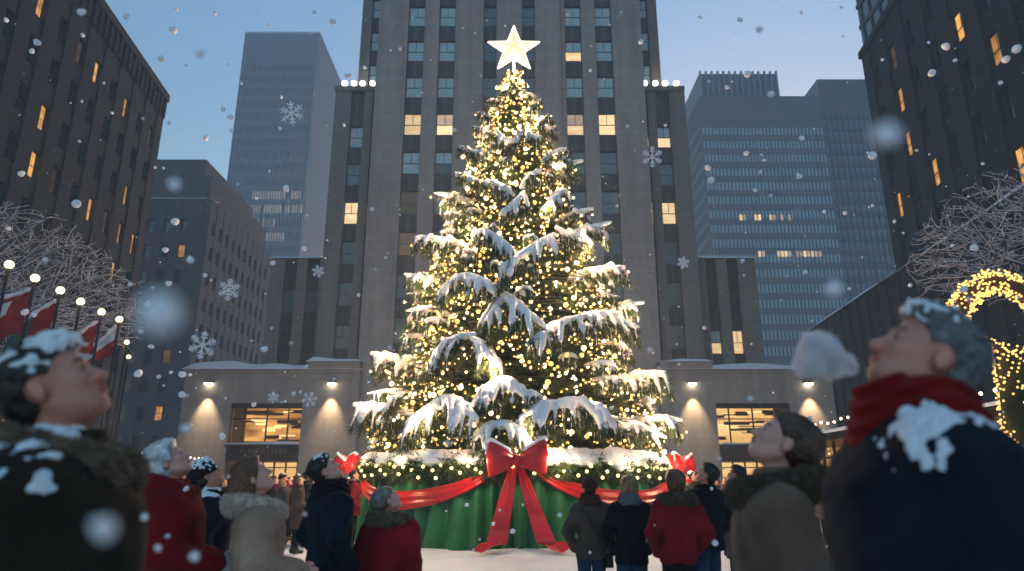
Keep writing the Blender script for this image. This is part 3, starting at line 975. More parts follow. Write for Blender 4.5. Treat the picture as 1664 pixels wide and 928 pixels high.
# ---------------------------------------------------------------- glazed pavilions at the sides of the plaza
GLASS_W = mat_lit('pavilion_interior', (.10, .04, .01), (.55, .27, .09), .9, .9, .5, 1.2, False)
for side, xf, ya, yb, zt_, sg in (('right', 14.0, 17.5, 36.0, 3.3, 1), ('left', -22.0, 22.0, 50.0, 2.5, -1)):
    pv = empty('pavilion', (xf + sg * 2, (ya + yb) / 2, 0), 0, f'low glazed pavilion with warm lights and a snowy roof, {side} of the plaza', 'pavilion', 'glazed pavilions beside the plaza')
    O = (xf, ya); U = (0, 1); N = (-sg, 0)
    W = yb - ya
    m = MB(); m.frame_box(O, U, N, 0, W, -5, .7, zt_, zt_ + .3); m.obj('roof', METAL, pv)
    m = MB(); m.frame_box(O, U, N, .2, W - .2, -2.6, -2.5, 0, zt_ - .01); m.frame_box(O, U, N, W - .15, W, -5, -.1, 0, zt_ - .01)
    m.obj('interior_wall', GLASS_W, pv)
    m = MB(); k = 0
    while k * 1.1 < W: m.frame_box(O, U, N, k * 1.1, k * 1.1 + .08, -.06, .06, 0, zt_ - .004); k += 1
    for z in (.05, 1.1, 2.6): m.frame_box(O, U, N, .1, W, -.04, .04, z, z + .07)
    m.obj('glazing_frame', BRONZE, pv)
    rr_ = random.Random(8)
    P = [(xf + sg * rr_.uniform(.3, 2.3), rr_.uniform(ya + .5, yb - .5), rr_.uniform(1.3, 3.4)) for _ in range(150)]
    v, f = balls(P, [rr_.uniform(.03, .075) for _ in P], ICO0)
    lo = link('interior_lights', np_mesh('interior_lights', v, f, mat('interior_bulb', (1, .6, .2), .5, 0, emis=(1, .62, .22), es=2.2)), pv); lo['kind'] = 'stuff'
    snow_slab('roof_snow', 0, W, -5, .7, zt_ + .3, .42, pv, 60 + sg, U=U, O=O, N=N, over=.08)
    P = [(xf - sg * .62, ya + .4 + i * .62, zt_ + .66 + .12 * rr_.random()) for i in range(int(W / .62))]
    fix(pv)
    st = empty('eaves_lights', (xf - sg * .6, ya, zt_), 0, f'string of warm bulbs along the snowy edge of the {side} pavilion', 'string lights', 'bulb strings on the pavilion roofs')
    c = MB(); c.tube([Vector(p) - st.location for p in P], .012, 4); c.obj('wire', METAL, st)
    for p in P:
        v, f = balls([(0, 0, 0)], [.05], ICO1)
        if 'bulb_me' not in globals(): bulb_me = np_mesh('bulb', v, f, BULB)
        link('bulb', bulb_me, st, Vector(p) - st.location)

# ---------------------------------------------------------------- the dusk air
hz_ = MB(); hz_.box(-140, 140, -30, 230, -1.2, 140)
hm = bpy.data.materials.new('haze'); hm.use_nodes = True
hn = hm.node_tree; hn.nodes.remove(hn.nodes['Principled BSDF'])
pvn = hn.nodes.new('ShaderNodeVolumePrincipled'); pvn.inputs['Color'].default_value = (.72, .86, 1, 1); pvn.inputs['Density'].default_value = .0017
hn.links.new(pvn.outputs['Volume'], hn.nodes['Material Output'].inputs['Volume'])
hz = hz_.obj('haze', hm); hz['kind'] = 'stuff'; hz['label'] = 'thin blue winter dusk haze filling the air over the plaza'
# ================================================================== THE CHRISTMAS TREE
NEEDLE = mat('fir_needles', (.040, .062, .016), .6, .35, 1.2)
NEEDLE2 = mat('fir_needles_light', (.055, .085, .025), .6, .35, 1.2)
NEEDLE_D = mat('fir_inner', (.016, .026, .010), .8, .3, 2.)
BARK = mat('bark', (.07, .045, .03), .9, .3, 4., .6)
PX0 = 838
TX, TY = 0.07, 21.0
def prof(z):
    """crown radius by height"""
    zz = [1.9, 2.4, 3.2, 4.5, 6.0, 8.0, 10.0, 12.0, 13.6, 14.9, 15.4]
    rr = [3.9, 4.25, 4.15, 3.75, 3.28, 2.66, 2.04, 1.40, 0.86, .36, .10]
    return np.interp(z, zz, rr)
rs = np.random.RandomState(12)
def needle_tris(P, D, rsx, ln=(.09, .16), wd=.018, n=3):
    """thin needle blades round points P that sit on twigs with direction D"""
    P = np.repeat(P, n, 0); D = np.repeat(D, n, 0)
    d = D + rsx.randn(len(P), 3) * .75; d /= np.linalg.norm(d, axis=1, keepdims=True) + 1e-9
    L = rsx.uniform(*ln, (len(P), 1))
    s_ = np.cross(d, rsx.randn(len(P), 3)); s_ /= np.linalg.norm(s_, axis=1, keepdims=True) + 1e-9
    a = P + s_ * wd; b = P - s_ * wd; c = P + d * L
    V = np.stack([a, b, c], 1).reshape(-1, 3)
    return V, np.arange(len(V)).reshape(-1, 3)
def seg_pts(a, b, step):
    n = max(2, int(np.linalg.norm(b - a) / step))
    t = np.linspace(0, 1, n)[:, None]
    return a + (b - a) * t, np.repeat(((b - a) / (np.linalg.norm(b - a) + 1e-9))[None], n, 0)
tree = empty('christmas_tree', (TX, TY, 0), 0, 'huge lit Christmas tree with snow-laden boughs in the centre of the plaza', 'christmas tree')
m = MB(); m.tube([(0, 0, .0), (0, 0, 5), (0, 0, 10), (0, 0, 15.6)], [.34, .26, .15, .03], 12); m.obj('trunk', BARK, tree)
# many ordinary branches
NB = 700
ZV = np.linspace(2.0, 15.3, 200); _w = prof(ZV) ** .75 + .25; ZCDF = np.cumsum(_w); ZCDF = (ZCDF - ZCDF[0]) / (ZCDF[-1] - ZCDF[0])
allP, allD = [], []
bulbP = []
limb = MB()
for i in range(NB):
    u = (i + .5) / NB
    z = float(np.interp(u, ZCDF, ZV))
    az = i * 2.39996 + rs.uniform(-.2, .2)
    Rz = prof(z) * rs.uniform(.78, 1.06)
    o = np.array([math.cos(az), math.sin(az), 0.])
    zt_ = z + rs.uniform(-.05, .25) * Rz * .35 - .12 * Rz
    a = np.array([0, 0, z + .10 * Rz]); b = np.array([o[0] * Rz, o[1] * Rz, zt_])
    mid = (a + b) / 2 + np.array([0, 0, .05 * Rz])
    if i % 2 == 0: limb.tube([a, mid, b], [.05, .035, .01], 4)
    for p, q in ((a + (mid - a) * .35, mid), (mid, b)):
        P, D = seg_pts(p, q, .05); allP.append(P); allD.append(D)
    side = np.array([-o[1], o[0], 0.])
    for t in np.arange(.35, .98, .075):
        c = a + (b - a) * t + np.array([0, 0, .05 * Rz * math.sin(math.pi * t)])
        for sg in (-1, 1):
            L = (.16 + .55 * (1 - t) ** .6 * min(1, Rz / 2.5)) * rs.uniform(.7, 1.2) * (.4 + .6 * min(1, Rz / 2))
            e = c + (o * .75 + side * sg * .8 + np.array([0, 0, rs.uniform(-.5, .0)])) * L
            P, D = seg_pts(c, e, .055); allP.append(P); allD.append(D)
            if rs.rand() < .62: bulbP.append(e + rs.randn(3) * .05)
        if rs.rand() < .22: bulbP.append(c + np.array([0, 0, -.1]) + rs.randn(3) * .06)
P = np.concatenate(allP); D = np.concatenate(allD)
V, F = needle_tris(P, D, rs, n=3)
me = np_mesh('foliage', V, F, [NEEDLE, NEEDLE2], False, (rs.rand(len(F)) < .35).astype(int))
fo = link('foliage', me, tree)
limb.obj('branches', BARK, tree)['kind'] = 'stuff'
# dark heart of the crown: lumpy, needle covered
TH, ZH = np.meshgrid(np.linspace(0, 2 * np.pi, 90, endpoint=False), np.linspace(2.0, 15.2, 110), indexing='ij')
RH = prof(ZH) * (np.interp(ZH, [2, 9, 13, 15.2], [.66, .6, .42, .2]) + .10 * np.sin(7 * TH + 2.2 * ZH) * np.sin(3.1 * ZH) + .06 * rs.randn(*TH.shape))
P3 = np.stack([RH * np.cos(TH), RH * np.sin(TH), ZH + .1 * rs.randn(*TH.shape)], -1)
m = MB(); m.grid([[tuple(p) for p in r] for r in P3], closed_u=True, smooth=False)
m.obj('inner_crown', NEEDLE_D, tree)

# ---- the heavy snow-laden boughs
SNOW_T = mat_snow('bough_snow', (.86, .87, .91), .55, .3, 14.)
ICE = mat('icicle', (.80, .82, .86), .25, .05, spec=.6)
def R_at(z): return float(prof(z))
def surf_y(px, py, f=1.0):
    """depth where the view ray meets the crown"""
    for Y in np.arange(15.5, 21.2, .05):
        p = at(px, py, Y)
        if math.hypot(p.x - TX, p.y - TY) < R_at(p.z) * f: return Y
    return TY
def make_bough(path, fl=.5, w=.15, seed=0, nf=9):
    """path: list of world points root->tip. Returns an Empty-less bough mesh (needles) with children snow and icicle"""
    rb_ = np.random.RandomState(seed)
    path = [np.array(p, float) - np.array([TX, TY, 0]) for p in path]
    # resample
    seg = [np.linalg.norm(path[i + 1] - path[i]) for i in range(len(path) - 1)]
    T = np.concatenate([[0], np.cumsum(seg)]); Lt = T[-1]
    def pt(t): return np.array([np.interp(t * Lt, T, [p[k] for p in path]) for k in range(3)])
    n = max(8, int(Lt / .14)); ts = np.linspace(0, 1, n)
    C = [pt(t) for t in ts]
    for _ in range(3):
        C = [C[0]] + [(C[i - 1] + C[i] * 2 + C[i + 1]) / 4 for i in range(1, n - 1)] + [C[-1]]
    C = np.array(C)
    fing = []; ridges = []
    nr = 2 + int(Lt * 1.6)
    for i in range(nr):
        t = .08 + .72 * (i + rb_.uniform(0, .6)) / nr; k = min(n - 2, int(t * (n - 1)))
        d = C[min(n - 1, k + 1)] - C[max(0, k - 1)]; d /= np.linalg.norm(d) + 1e-9
        s_ = np.cross(d, [0, 0, 1.]); s_ /= np.linalg.norm(s_) + 1e-9
        sg = 1 if i % 2 else -1; L = (fl * 1.75 + .04) * rb_.uniform(.7, 1.1) * (1 - .35 * t)
        v = d * .75 + s_ * sg * rb_.uniform(.45, .85)
        a = C[k]; b = a + v * L * .5 + np.array([0, 0, .02 * L]); c = b + v * L * .45 + np.array([0, 0, -.42 * L])
        r0 = w * rb_.uniform(.50, .72)
        ridges.append((a, b, c, r0))
        for q in range(int(3 + L * 4)):
            u = rb_.uniform(.2, 1.); p = a + (b - a) * u * 2 if u < .5 else b + (c - b) * (u - .5) * 2
            Lf = fl * rb_.uniform(.35, .9); v2 = v * rb_.uniform(.2, .6) + s_ * rb_.uniform(-.4, .4)
            e = p + v2 * Lf * .4 + np.array([0, 0, -.15 * Lf]); f_e = e + v2 * Lf * .2 + np.array([0, 0, -.6 * Lf])
            fing.append((p, e, f_e, Lf))
    for i in range(int(nf * max(1, Lt / 1.6))):
        t = rb_.uniform(.12, 1.0)
        k = min(n - 2, int(t * (n - 1)))
        d = C[min(n - 1, k + 1)] - C[max(0, k - 1)]; d /= np.linalg.norm(d) + 1e-9
        s_ = np.cross(d, [0, 0, 1.]); s_ /= np.linalg.norm(s_) + 1e-9
        sg = 1 if i % 2 else -1
        L = fl * rb_.uniform(.5, 1.45)
        v = d * rb_.uniform(.15, .7) + s_ * sg * rb_.uniform(.25, .8)
        a = C[k]; b = a + v * L * .45 + np.array([0, 0, -.12 * L]); c = b + v * L * .28 + np.array([0, 0, -.62 * L])
        fing.append((a, b, c, L))
    allp = np.array([q for f in fing + ridges for q in f[:3]] + list(C))
    lo = allp.min(0) - .3; hi = allp.max(0) + .3
    h = .034 if Lt < 2.2 else .04
    vol = Vol(axis(lo[0], hi[0], h), axis(lo[1], hi[1], h), axis(lo[2], hi[2], h))
    w = w * .88
    rad = [w * (.34 + .58 * math.sin(math.pi * min(1, .15 + .8 * t))) for t in ts]
    for a, b, c, r0 in ridges:
        vol.cap(a + [0, 0, r0 * .4], b + [0, 0, r0 * .4], r0, r0 * .9, .05); vol.cap(b + [0, 0, r0 * .4], c, r0 * .9, .03, .03)
    for i in range(n - 1):
        vol.cap(C[i] + [0, 0, rad[i] * .45], C[i + 1] + [0, 0, rad[i + 1] * .45], rad[i], rad[i + 1], .03)
    for a, b, c, L in fing:
        r0 = w * rb_.uniform(.42, .75)
        vol.cap(a + [0, 0, r0 * .3], b, r0, r0 * .8, .05); vol.cap(b, c, r0 * .8, .022, .03)
    X, Y, Z = vol.full()
    vol.F += noise(X, Y, Z, 7, seed) * .014
    V, Q = vol.geo()
    bo = MB()
    bo.tube([tuple(p) for p in C], [.05 - .035 * t for t in ts], 5)
    P_, D_ = [], []
    for a, b, c, L in fing:
        for p, q in ((a, b), (b, c + (c - b) * .15)):
            P, D = seg_pts(p + [0, 0, -.06], q + [0, 0, -.05], .022); P_.append(P); D_.append(D + [0, 0, -.5])
    P, D = seg_pts(C[0], C[-1], .03); P_.append(C - [0, 0, .08]); D_.append(np.repeat([[0, 0, -1.]], len(C), 0))
    NV, NF = needle_tris(np.concatenate(P_), np.concatenate(D_), rb_, (.12, .26), .014, 6)
    bm_ = np_mesh('bough', NV, NF, [NEEDLE, NEEDLE2], False, (rb_.rand(len(NF)) < .4).astype(int))
    bo_o = link('bough', bm_, tree)
    link('snow', np_mesh('snow', V, Q, SNOW_T), bo_o)
    ic = MB()
    for a, b, c, L in fing:
        for q in range(2):
            p = c if q == 0 else (b + (c - b) * rb_.uniform(.2, .8)) + [0, 0, -.05]
            l = rb_.uniform(.08, .26)
            ic.tube([p + [0, 0, .04], p - [0, 0, l * .4], p - [0, 0, l]], [.020, .013, .002], 5)
    for q in range(int(Lt * 7)):
        k = rb_.randint(1, n); l = rb_.uniform(.08, .24)
        p = C[k - 1] + [rb_.uniform(-.05, .05), rb_.uniform(-.05, .05), -rad[k - 1] * .45]
        ic.tube([p, p - [0, 0, l * .45], p - [0, 0, l]], [.020, .012, .002], 5)
    ico = ic.obj('icicles', ICE, bo_o); ico['kind'] = 'stuff'
    for q in range(int(Lt * 3)):
        k = rb_.randint(0, n); bulbP.append(C[k] + rb_.randn(3) * .12 - [0, 0, .25])
    return bo_o

# silhouettes: (px,py) points root -> tip, drawn in a vertical plane through the trunk
SIL = [
 ([(812, 170), (800, 160), (790, 166)], .13, .05), ([(855, 180), (868, 172), (880, 160)], .14, .05),
 ([(800, 196), (788, 186), (776, 182)], .15, .05),
 ([(800, 218), (782, 210), (768, 205)], .18, .06), ([(870, 205), (885, 195), (893, 183)], .18, .055),
 ([(785, 250), (765, 246), (746, 237)], .24, .07), ([(868, 222), (888, 213), (903, 205)], .28, .08),
 ([(790, 300), (762, 288), (738, 280)], .3, .08), ([(880, 262), (900, 249), (921, 241)], .3, .08),
 ([(785, 340), (748, 322), (706, 314)], .38, .10), ([(870, 300), (905, 272), (946, 262)], .40, .11),
 ([(905, 362), (930, 348), (963, 340)], .32, .09), ([(775, 362), (750, 355), (722, 366)], .24, .07),
 ([(780, 408), (730, 392), (676, 386)], .45, .12), ([(890, 405), (940, 378), (992, 362)], .5, .13),
 ([(755, 482), (700, 458), (658, 446)], .5, .13), ([(915, 455), (960, 442), (1014, 435)], .5, .13),
 ([(740, 520), (700, 500), (660, 506)], .38, .10), ([(950, 515), (1000, 500), (1045, 493)], .5, .13),
 ([(760, 560), (710, 548), (660, 546)], .42, .12), ([(960, 508), (1000, 520), (1038, 532)], .42, .11),
 ([(720, 600), (660, 588), (604, 576)], .6, .15), ([(975, 640), (1030, 612), (1080, 607)], .58, .16),
 ([(700, 690), (640, 668), (576, 659)], .6, .16), ([(990, 630), (1030, 638), (1062, 655)], .5, .13),
 ([(1010, 690), (1060, 680), (1108, 684)], .5, .13), ([(985, 680), (1030, 690), (1082, 712)], .4, .12),
 ([(690, 700), (640, 700), (603, 718)], .34, .10), ([(975, 560), (1005, 556), (1026, 572)], .26, .08),
]
for i, (pp, fl, wd) in enumerate(SIL):
    Yc = TY - .5 - (i % 3) * .5
    pts = [at(x, y, Yc - .25 * k) for k, (x, y) in enumerate(pp)]
    make_bough(pts, fl, wd, 100 + i)
# boughs that come towards the viewer: px path, offsets outwards from the crown surface
FRO = [
 ([(806, 212), (818, 228), (838, 232), (850, 210)], .26, .08), ([(855, 208), (865, 225), (880, 222)], .22, .07),
 ([(848, 305), (855, 290), (880, 276)], .36, .10), ([(835, 318), (812, 300), (785, 292)], .34, .09),
 ([(852, 312), (840, 330), (812, 348)], .34, .10), ([(915, 305), (900, 325), (880, 340)], .30, .09),
 ([(770, 380), (786, 374), (812, 390), (834, 408)], .40, .11), ([(900, 382), (880, 395), (850, 415), (812, 438)], .48, .13),
 ([(905, 372), (925, 385), (945, 392)], .34, .11),
 ([(738, 452), (765, 450), (790, 462), (804, 478)], .50, .13), ([(738, 455), (722, 470), (712, 480)], .4, .11),
 ([(822, 478), (810, 495), (792, 520)], .46, .12), ([(822, 478), (838, 495), (862, 515), (885, 530)], .50, .13),
 ([(945, 520), (920, 522), (885, 540), (856, 562)], .52, .13), ([(1000, 512), (965, 512), (930, 518)], .36, .12),
 ([(770, 545), (735, 552), (712, 568), (702, 592)], .52, .13), ([(765, 550), (782, 560), (793, 582)], .44, .12),
 ([(812, 622), (795, 632), (782, 645)], .36, .14), ([(812, 620), (830, 622), (845, 640)], .38, .15),
 ([(715, 650), (698, 668), (672, 682), (660, 705)], .50, .14), ([(716, 648), (740, 652), (762, 672), (775, 682)], .50, .15),
 ([(905, 660), (880, 662), (858, 672)], .50, .16), ([(900, 660), (930, 655), (960, 662), (984, 672)], .56, .17),
 ([(805, 690), (790, 698), (775, 712)], .36, .13), ([(805, 690), (830, 694), (846, 706)], .36, .13),
 ([(655, 640), (640, 650), (628, 662)], .3, .09),
]
for i, (pp, fl, wd) in enumerate(FRO):
    pts = []
    for k, (x, y) in enumerate(pp):
        Ys = surf_y(x, y, 1.0)
        pts.append(at(x, y, Ys - .10 - .16 * k))
    make_bough(pts, fl, wd, 200 + i, nf=10)
# boughs on the far side and small snow pads elsewhere
for i in range(16):
    z = 3.2 + (i % 8) * 1.35; az = R(25 + i * 137.5 % 130 + (0 if i < 8 else 0))
    r0, r1 = R_at(z) * .8, R_at(z) * 1.18
    mk = lambda r, dz: (TX + math.cos(az) * r, TY + math.sin(az) * r, z + dz)
    make_bough([mk(r0, .1), mk((r0 + r1) / 2, .15), mk(r1, 0)], .2 + .035 * R_at(z) * 2, .05 + .022 * R_at(z), 300 + i, nf=5)
for i in range(70):
    rq = random.Random(i + 900)
    z = float(np.interp((i + .5) / 70, ZCDF, ZV)); z = min(max(z, 2.9), 14.2); az = -math.pi / 2 + rq.uniform(-1.9, 1.9)
    r0, r1 = R_at(z) * .82, R_at(z) * rq.uniform(1.0, 1.14) + .06
    mk = lambda r, dz: (TX + math.cos(az) * r, TY + math.sin(az) * r, z + dz)
    make_bough([mk(r0, .05), mk((r0 + r1) / 2, .08), mk(r1, -.04)], .10 + .035 * R_at(z), .035 + .010 * R_at(z), 500 + i, nf=5)
# ---- string lights
WIRE = mat('light_wire', (.01, .03, .012), .5, 0)
bulbP = np.array(bulbP)
_z = np.interp(rs.rand(900), ZCDF, ZV); _a = rs.uniform(0, 2 * np.pi, 900); _r = prof(_z) * rs.uniform(.92, 1.03, 900)
bulbP = np.concatenate([bulbP, np.stack([_r * np.cos(_a), _r * np.sin(_a), _z], 1)])
# push every bulb out to sit near the outer needles
r_ = np.hypot(bulbP[:, 0], bulbP[:, 1]); k = r_ > prof(bulbP[:, 2]) * .70
bulbP = bulbP[k]
TB = mat('tree_bulb', (1, .8, .45), .4, 0, emis=(1, .60, .24), es=10.0)
TG = mat('tree_bulb_halo_gold', (1, .7, .3), .4, 0, emis=(1, .50, .115), es=2.3)  # golden halo of the lights put into the bulb colour
ls = empty('string_lights', (TX, TY, 0), 0, 'thousands of warm white bulbs strung all over the Christmas tree', 'string lights')
front = (bulbP[:, 1] < .5)
sc = np.where(front, 0, 10) + rs.rand(len(bulbP))
order = np.argsort(sc)
rad = np.where(rs.rand(len(bulbP)) < .10, rs.uniform(.060, .078, len(bulbP)), rs.uniform(.020, .044, len(bulbP)))
big = order[:len(order)][np.argsort(-rad[order] + 10 * (~front[order]))][:100]
ico_me = {}
v, f = ICO1
bme = np_mesh('bulb', v * .068, f, TB)
for q in big: link('bulb', bme, ls, bulbP[q])
rest = np.setdiff1d(np.arange(len(bulbP)), big)
V, F = balls(bulbP[rest], rad[rest], ICO1)
gsel = np.repeat(rs.rand(len(rest)) < .62, len(ICO1[1]))
link('bulbs', np_mesh('bulbs', V, F, [TB, TG], True, gsel.astype(int)), ls)['kind'] = 'stuff'
# the light the bulbs throw on the plaza, shared by lamps that sit among them just outside the needles
for q in range(64):
    z = float(np.interp((q + .5) / 64, ZCDF, ZV)); a = q * 2.39996
    if z < 2.6: z = 2.6
    L = bpy.data.lights.new('bulb_light', 'POINT'); L.energy = 28; L.color = (1, .66, .38); L.shadow_soft_size = .12
    r = R_at(z) * 1.08 + .12
    link('bulb_light', L, ls, (r * math.cos(a), r * math.sin(a), z))
wr = MB()
for s_ in range(7):
    pts = []
    for q in range(240):
        z = 2.3 + 12.6 * q / 239; a = q * .32 + s_ * .9
        r = R_at(z) * .9; pts.append((r * math.cos(a), r * math.sin(a), z + .06 * math.sin(q * 1.7)))
    wr.tube(pts, .010, 3)
wr.obj('wire', WIRE, ls)
print('bulbs', len(bulbP))

# ---- star
STAR_C = at(835, 80, TY)
st = empty('tree_star', (STAR_C.x, STAR_C.y, STAR_C.z), 0, 'glowing white five-pointed star on top of the Christmas tree', 'star')
SG = mat('star_glow', (1, .9, .7), .4, 0, emis=(1, .80, .52), es=.84)
SE = mat('star_edge', (1, .9, .7), .4, 0, emis=(1, .84, .55), es=3.)
ro, ri, dp = .96, .385, .20
ring = []
for i in range(10):
    a = math.pi / 2 + i * math.pi / 5; r = ro if i % 2 == 0 else ri
    ring.append(Vector((r * math.cos(a), 0, r * math.sin(a))))
vs = ring + [Vector((0, -dp, 0)), Vector((0, dp, 0))]
fs = [(i, (i + 1) % 10, 10) for i in range(10)] + [((i + 1) % 10, i, 11) for i in range(10)]
m = MB(); m.add(vs, fs); m.obj('star_body', SG, st)
m = MB()
for i in range(10): m.tube([ring[i], ring[(i + 1) % 10]], .026, 6)
m.obj('edge_tube', SE, st)
m = MB()
for i in range(10):
    for y in (-dp, dp): m.tube([ring[i], (0, y * 1.05, 0)], .010 if i % 2 else .016, 5)
m.obj('ridge_tube', mat('star_ridge', (.8, .5, .2), .4, 0, emis=(1, .66, .34), es=.8), st)
m = MB(); m.tube([(0, 0, -ri + .02), (0, 0, -1.25)], .045, 8); m.obj('stem', SE, st)

# ================================================================== SKIRT, GARLAND, BOWS
GREEN = mat('green_velvet', (.009, .135, .032), .62, .22, 1.5, .25, 40., sheen=.1)
RED = mat('red_satin', (.55, .007, .010), .28, .12, 1.2, .12, 6., sheen=.1)
SR_T, SR_B = 4.18, 4.50
sk = empty('tree_skirt', (TX, TY, 0), 0, 'pleated green velvet skirt round the foot of the Christmas tree', 'tree skirt')
nT, nZ = 1400, 26
TH = np.linspace(0, 2 * np.pi, nT, endpoint=False)[:, None]; ZZ = np.linspace(0.0, 2.02, nZ)[None]
f_ = 1 - ZZ / 2.02
ph = TH * 62 + 2.3 * np.sin(TH * 5.0) + 1.4 * np.sin(TH * 13 + 1) + .5 * np.sin(ZZ * 1.4 + TH * 7)
pl = (np.abs(np.sin(ph / 2)) ** 1.3 - .5) * (.10 + .20 * f_)
pl2 = np.sin(TH * 23 + 1.2 * ZZ) * .05 * f_
RR = SR_T + (SR_B - SR_T) * f_ ** .8 + pl + pl2 + .10 * f_ ** 4
V = np.stack([RR * np.sin(TH), -RR * np.cos(TH), ZZ + 0 * TH + .02 * np.sin(ph) * f_], -1)
I = np.arange(nT * nZ).reshape(nT, nZ); I2 = np.roll(I, -1, 0)
F = np.stack([I[:, :-1], I2[:, :-1], I2[:, 1:], I[:, 1:]], -1).reshape(-1, 4)
link('cloth', np_mesh('cloth', V.reshape(-1, 3), F, GREEN), sk)
m = MB(); m.tube([(0, 0, 1.7), (0, 0, 1.95)], [4.1, 4.1], 60); m.obj('platform', GREEN, sk)

def cyl(phi, z, off=0., R0=None):
    f = 1 - min(max(z / 2.02, 0), 1)
    r = (SR_T + (SR_B - SR_T) * f ** .8 + .06 + .10 * f) + off
    return Vector((TX + r * math.sin(phi), TY - r * math.cos(phi), z))
# garland
ga = empty('fir_garland', (TX, TY, 0), 0, 'fir garland with small lights and snow round the top of the green skirt', 'garland')
rg = np.random.RandomState(5)
NG = 5200
th = rg.uniform(0, 2 * np.pi, NG); a2 = rg.uniform(-1.9, 1.6, NG)
rr = .20 + .07 * np.sin(th * 31) 
P = np.stack([(4.30 + rr * np.cos(a2)) * np.sin(th), -(4.30 + rr * np.cos(a2)) * np.cos(th), 1.90 + .27 * np.sin(a2) + .03 * np.sin(th * 17)], 1)
D = np.stack([np.cos(a2) * np.sin(th) * .8, -np.cos(a2) * np.cos(th) * .8, np.sin(a2) * .4 - .7], 1)
sideD = np.stack([np.cos(th), np.sin(th), 0 * th], 1) * rg.choice([-1, 1], (NG, 1)) * .5
V, F = needle_tris(P, D + sideD, rg, (.10, .24), .016, 7)
link('greenery', np_mesh('greenery', V, F, [NEEDLE, NEEDLE2], False, (rg.rand(len(F)) < .5).astype(int)), ga)
m = MB()
tp = [[(( 4.28 + .15 * math.cos(b)) * math.sin(a), -(4.28 + .15 * math.cos(b)) * math.cos(a), 1.92 + .2 * math.sin(b)) for b in np.linspace(0, 2 * np.pi, 9)] for a in np.linspace(0, 2 * np.pi, 121)]
m.grid(tp); m.obj('core', NEEDLE_D, ga)
# snow collar on the garland, as a swept lumpy shape
nA, nB = 900, 22
A = np.linspace(0, 2 * np.pi, nA, endpoint=False)[:, None]; B = np.linspace(0, 2 * np.pi, nB, endpoint=False)[None]
X_, Y_ = np.sin(A) * 4.3, -np.cos(A) * 4.3
lump = noise(X_, Y_, 0 * X_, 1.6, 8) * .5 + noise(X_, Y_, 0 * X_, 5.5, 9) * .35 + noise(X_, Y_, 0 * X_, 14, 10) * .25
wv = .33 + .07 * lump; hv = .22 + .08 * lump
droop = np.maximum(0, np.cos(B)) * (np.maximum(0, lump) * .22 + .09)
RRg = 4.22 + wv * np.cos(B); ZZg = 2.13 + hv * np.sin(B) - droop + .02 * noise(X_ * 1., Y_, B + 0 * X_, 9, 2)
V = np.stack([RRg * np.sin(A), -RRg * np.cos(A), ZZg], -1)
I = np.arange(nA * nB).reshape(nA, nB); I2 = np.roll(I, -1, 0)
F = np.stack([I, I2, np.roll(I2, -1, 1), np.roll(I, -1, 1)], -1).reshape(-1, 4)
link('garland_snow', np_mesh('garland_snow', V.reshape(-1, 3), F, SNOW_T), ga)
GB = mat('garland_bulb', (1, .85, .3), .4, 0, emis=(1, .74, .22), es=5.)
v, f = ICO1; gme = np_mesh('bulb', v * .040, f, GB)
P = []
for i in range(150):
    a = i * 2 * math.pi / 150 * 1.0 + rg.uniform(-.02, .02)
    r = 4.56; P.append((r * math.sin(a), -r * math.cos(a), 1.84 + .14 * math.sin(i * 2.1) + rg.uniform(-.06, .06)))
P.sort(key=lambda p: p[1])
for p in P[:100]: link('bulb', gme, ga, p)
V, F = balls(P[100:], .036); link('bulbs', np_mesh('bulbs', V, F, GB), ga)['kind'] = 'stuff'

for i in range(14):  # unseen lamps added outside the garland to strengthen its bulbs' light
    a = (i + .5) * 2 * math.pi / 14
    L = bpy.data.lights.new('bulb_light', 'POINT'); L.energy = 9; L.color = (1, .72, .42); L.shadow_soft_size = .15
    link('bulb_light', L, ga, (5.05 * math.sin(a), -5.05 * math.cos(a), 1.95))
# swags: red sash hanging in curves between the bows
def ribbon(parent, name, cen, wid, mats, folds=3, amp=.03, n=60, nv=12, thick=.02):
    """cen(t)->(phi,z), wid(t)->half width in z; front and back faces"""
    fr, bk_ = [], []
    for i in range(n + 1):
        t = i / n
        ph_, z = cen(t); w_ = wid(t)
        r1 = []; r2 = []
        for j in range(nv + 1):
            v = -1 + 2 * j / nv
            off = .07 + amp * math.sin(folds * math.pi * v + 1.5 * math.sin(t * 9)) + .03 * (1 - v * v)
            p = cyl(ph_, z + v * w_, off); r1.append(p)
            p = cyl(ph_, z + v * w_, off - thick); r2.append(p)
        fr.append(r1); bk_.append(r2)
    m = MB(); m.grid(fr); m.grid([r[::-1] for r in bk_])
    m.grid([[r[-1] for r in fr], [r[-1] for r in bk_]]); m.grid([[r[0] for r in bk_], [r[0] for r in fr]])
    for v_ in m.v[:0]: pass
    o = m.obj(name, mats, parent)
    return o
BA = [0, R(76), R(152), R(228 - 20), R(284)]
swg = [(R(5), R(74)), (R(79), R(150)), (R(154), R(206)), (R(210), R(281)), (R(286), R(355))]
names = ['from the front bow to the right bow', 'behind the right bow', 'at the back of the skirt', 'behind the left bow', 'from the front bow to the left bow']
for i, (a, b) in enumerate(swg):
    s_ = ribbon(None, 'sash', lambda t: (a + (b - a) * t, 1.93 - .80 * (1 - (2 * t - 1) ** 2) ** .8), lambda t: .085 + .13 * math.sin(math.pi * t) ** .7, RED, 2.6, .03)
    tag(s_, 'red satin sash curving across the green skirt ' + names[i], 'sash', 'red sashes on the tree skirt')

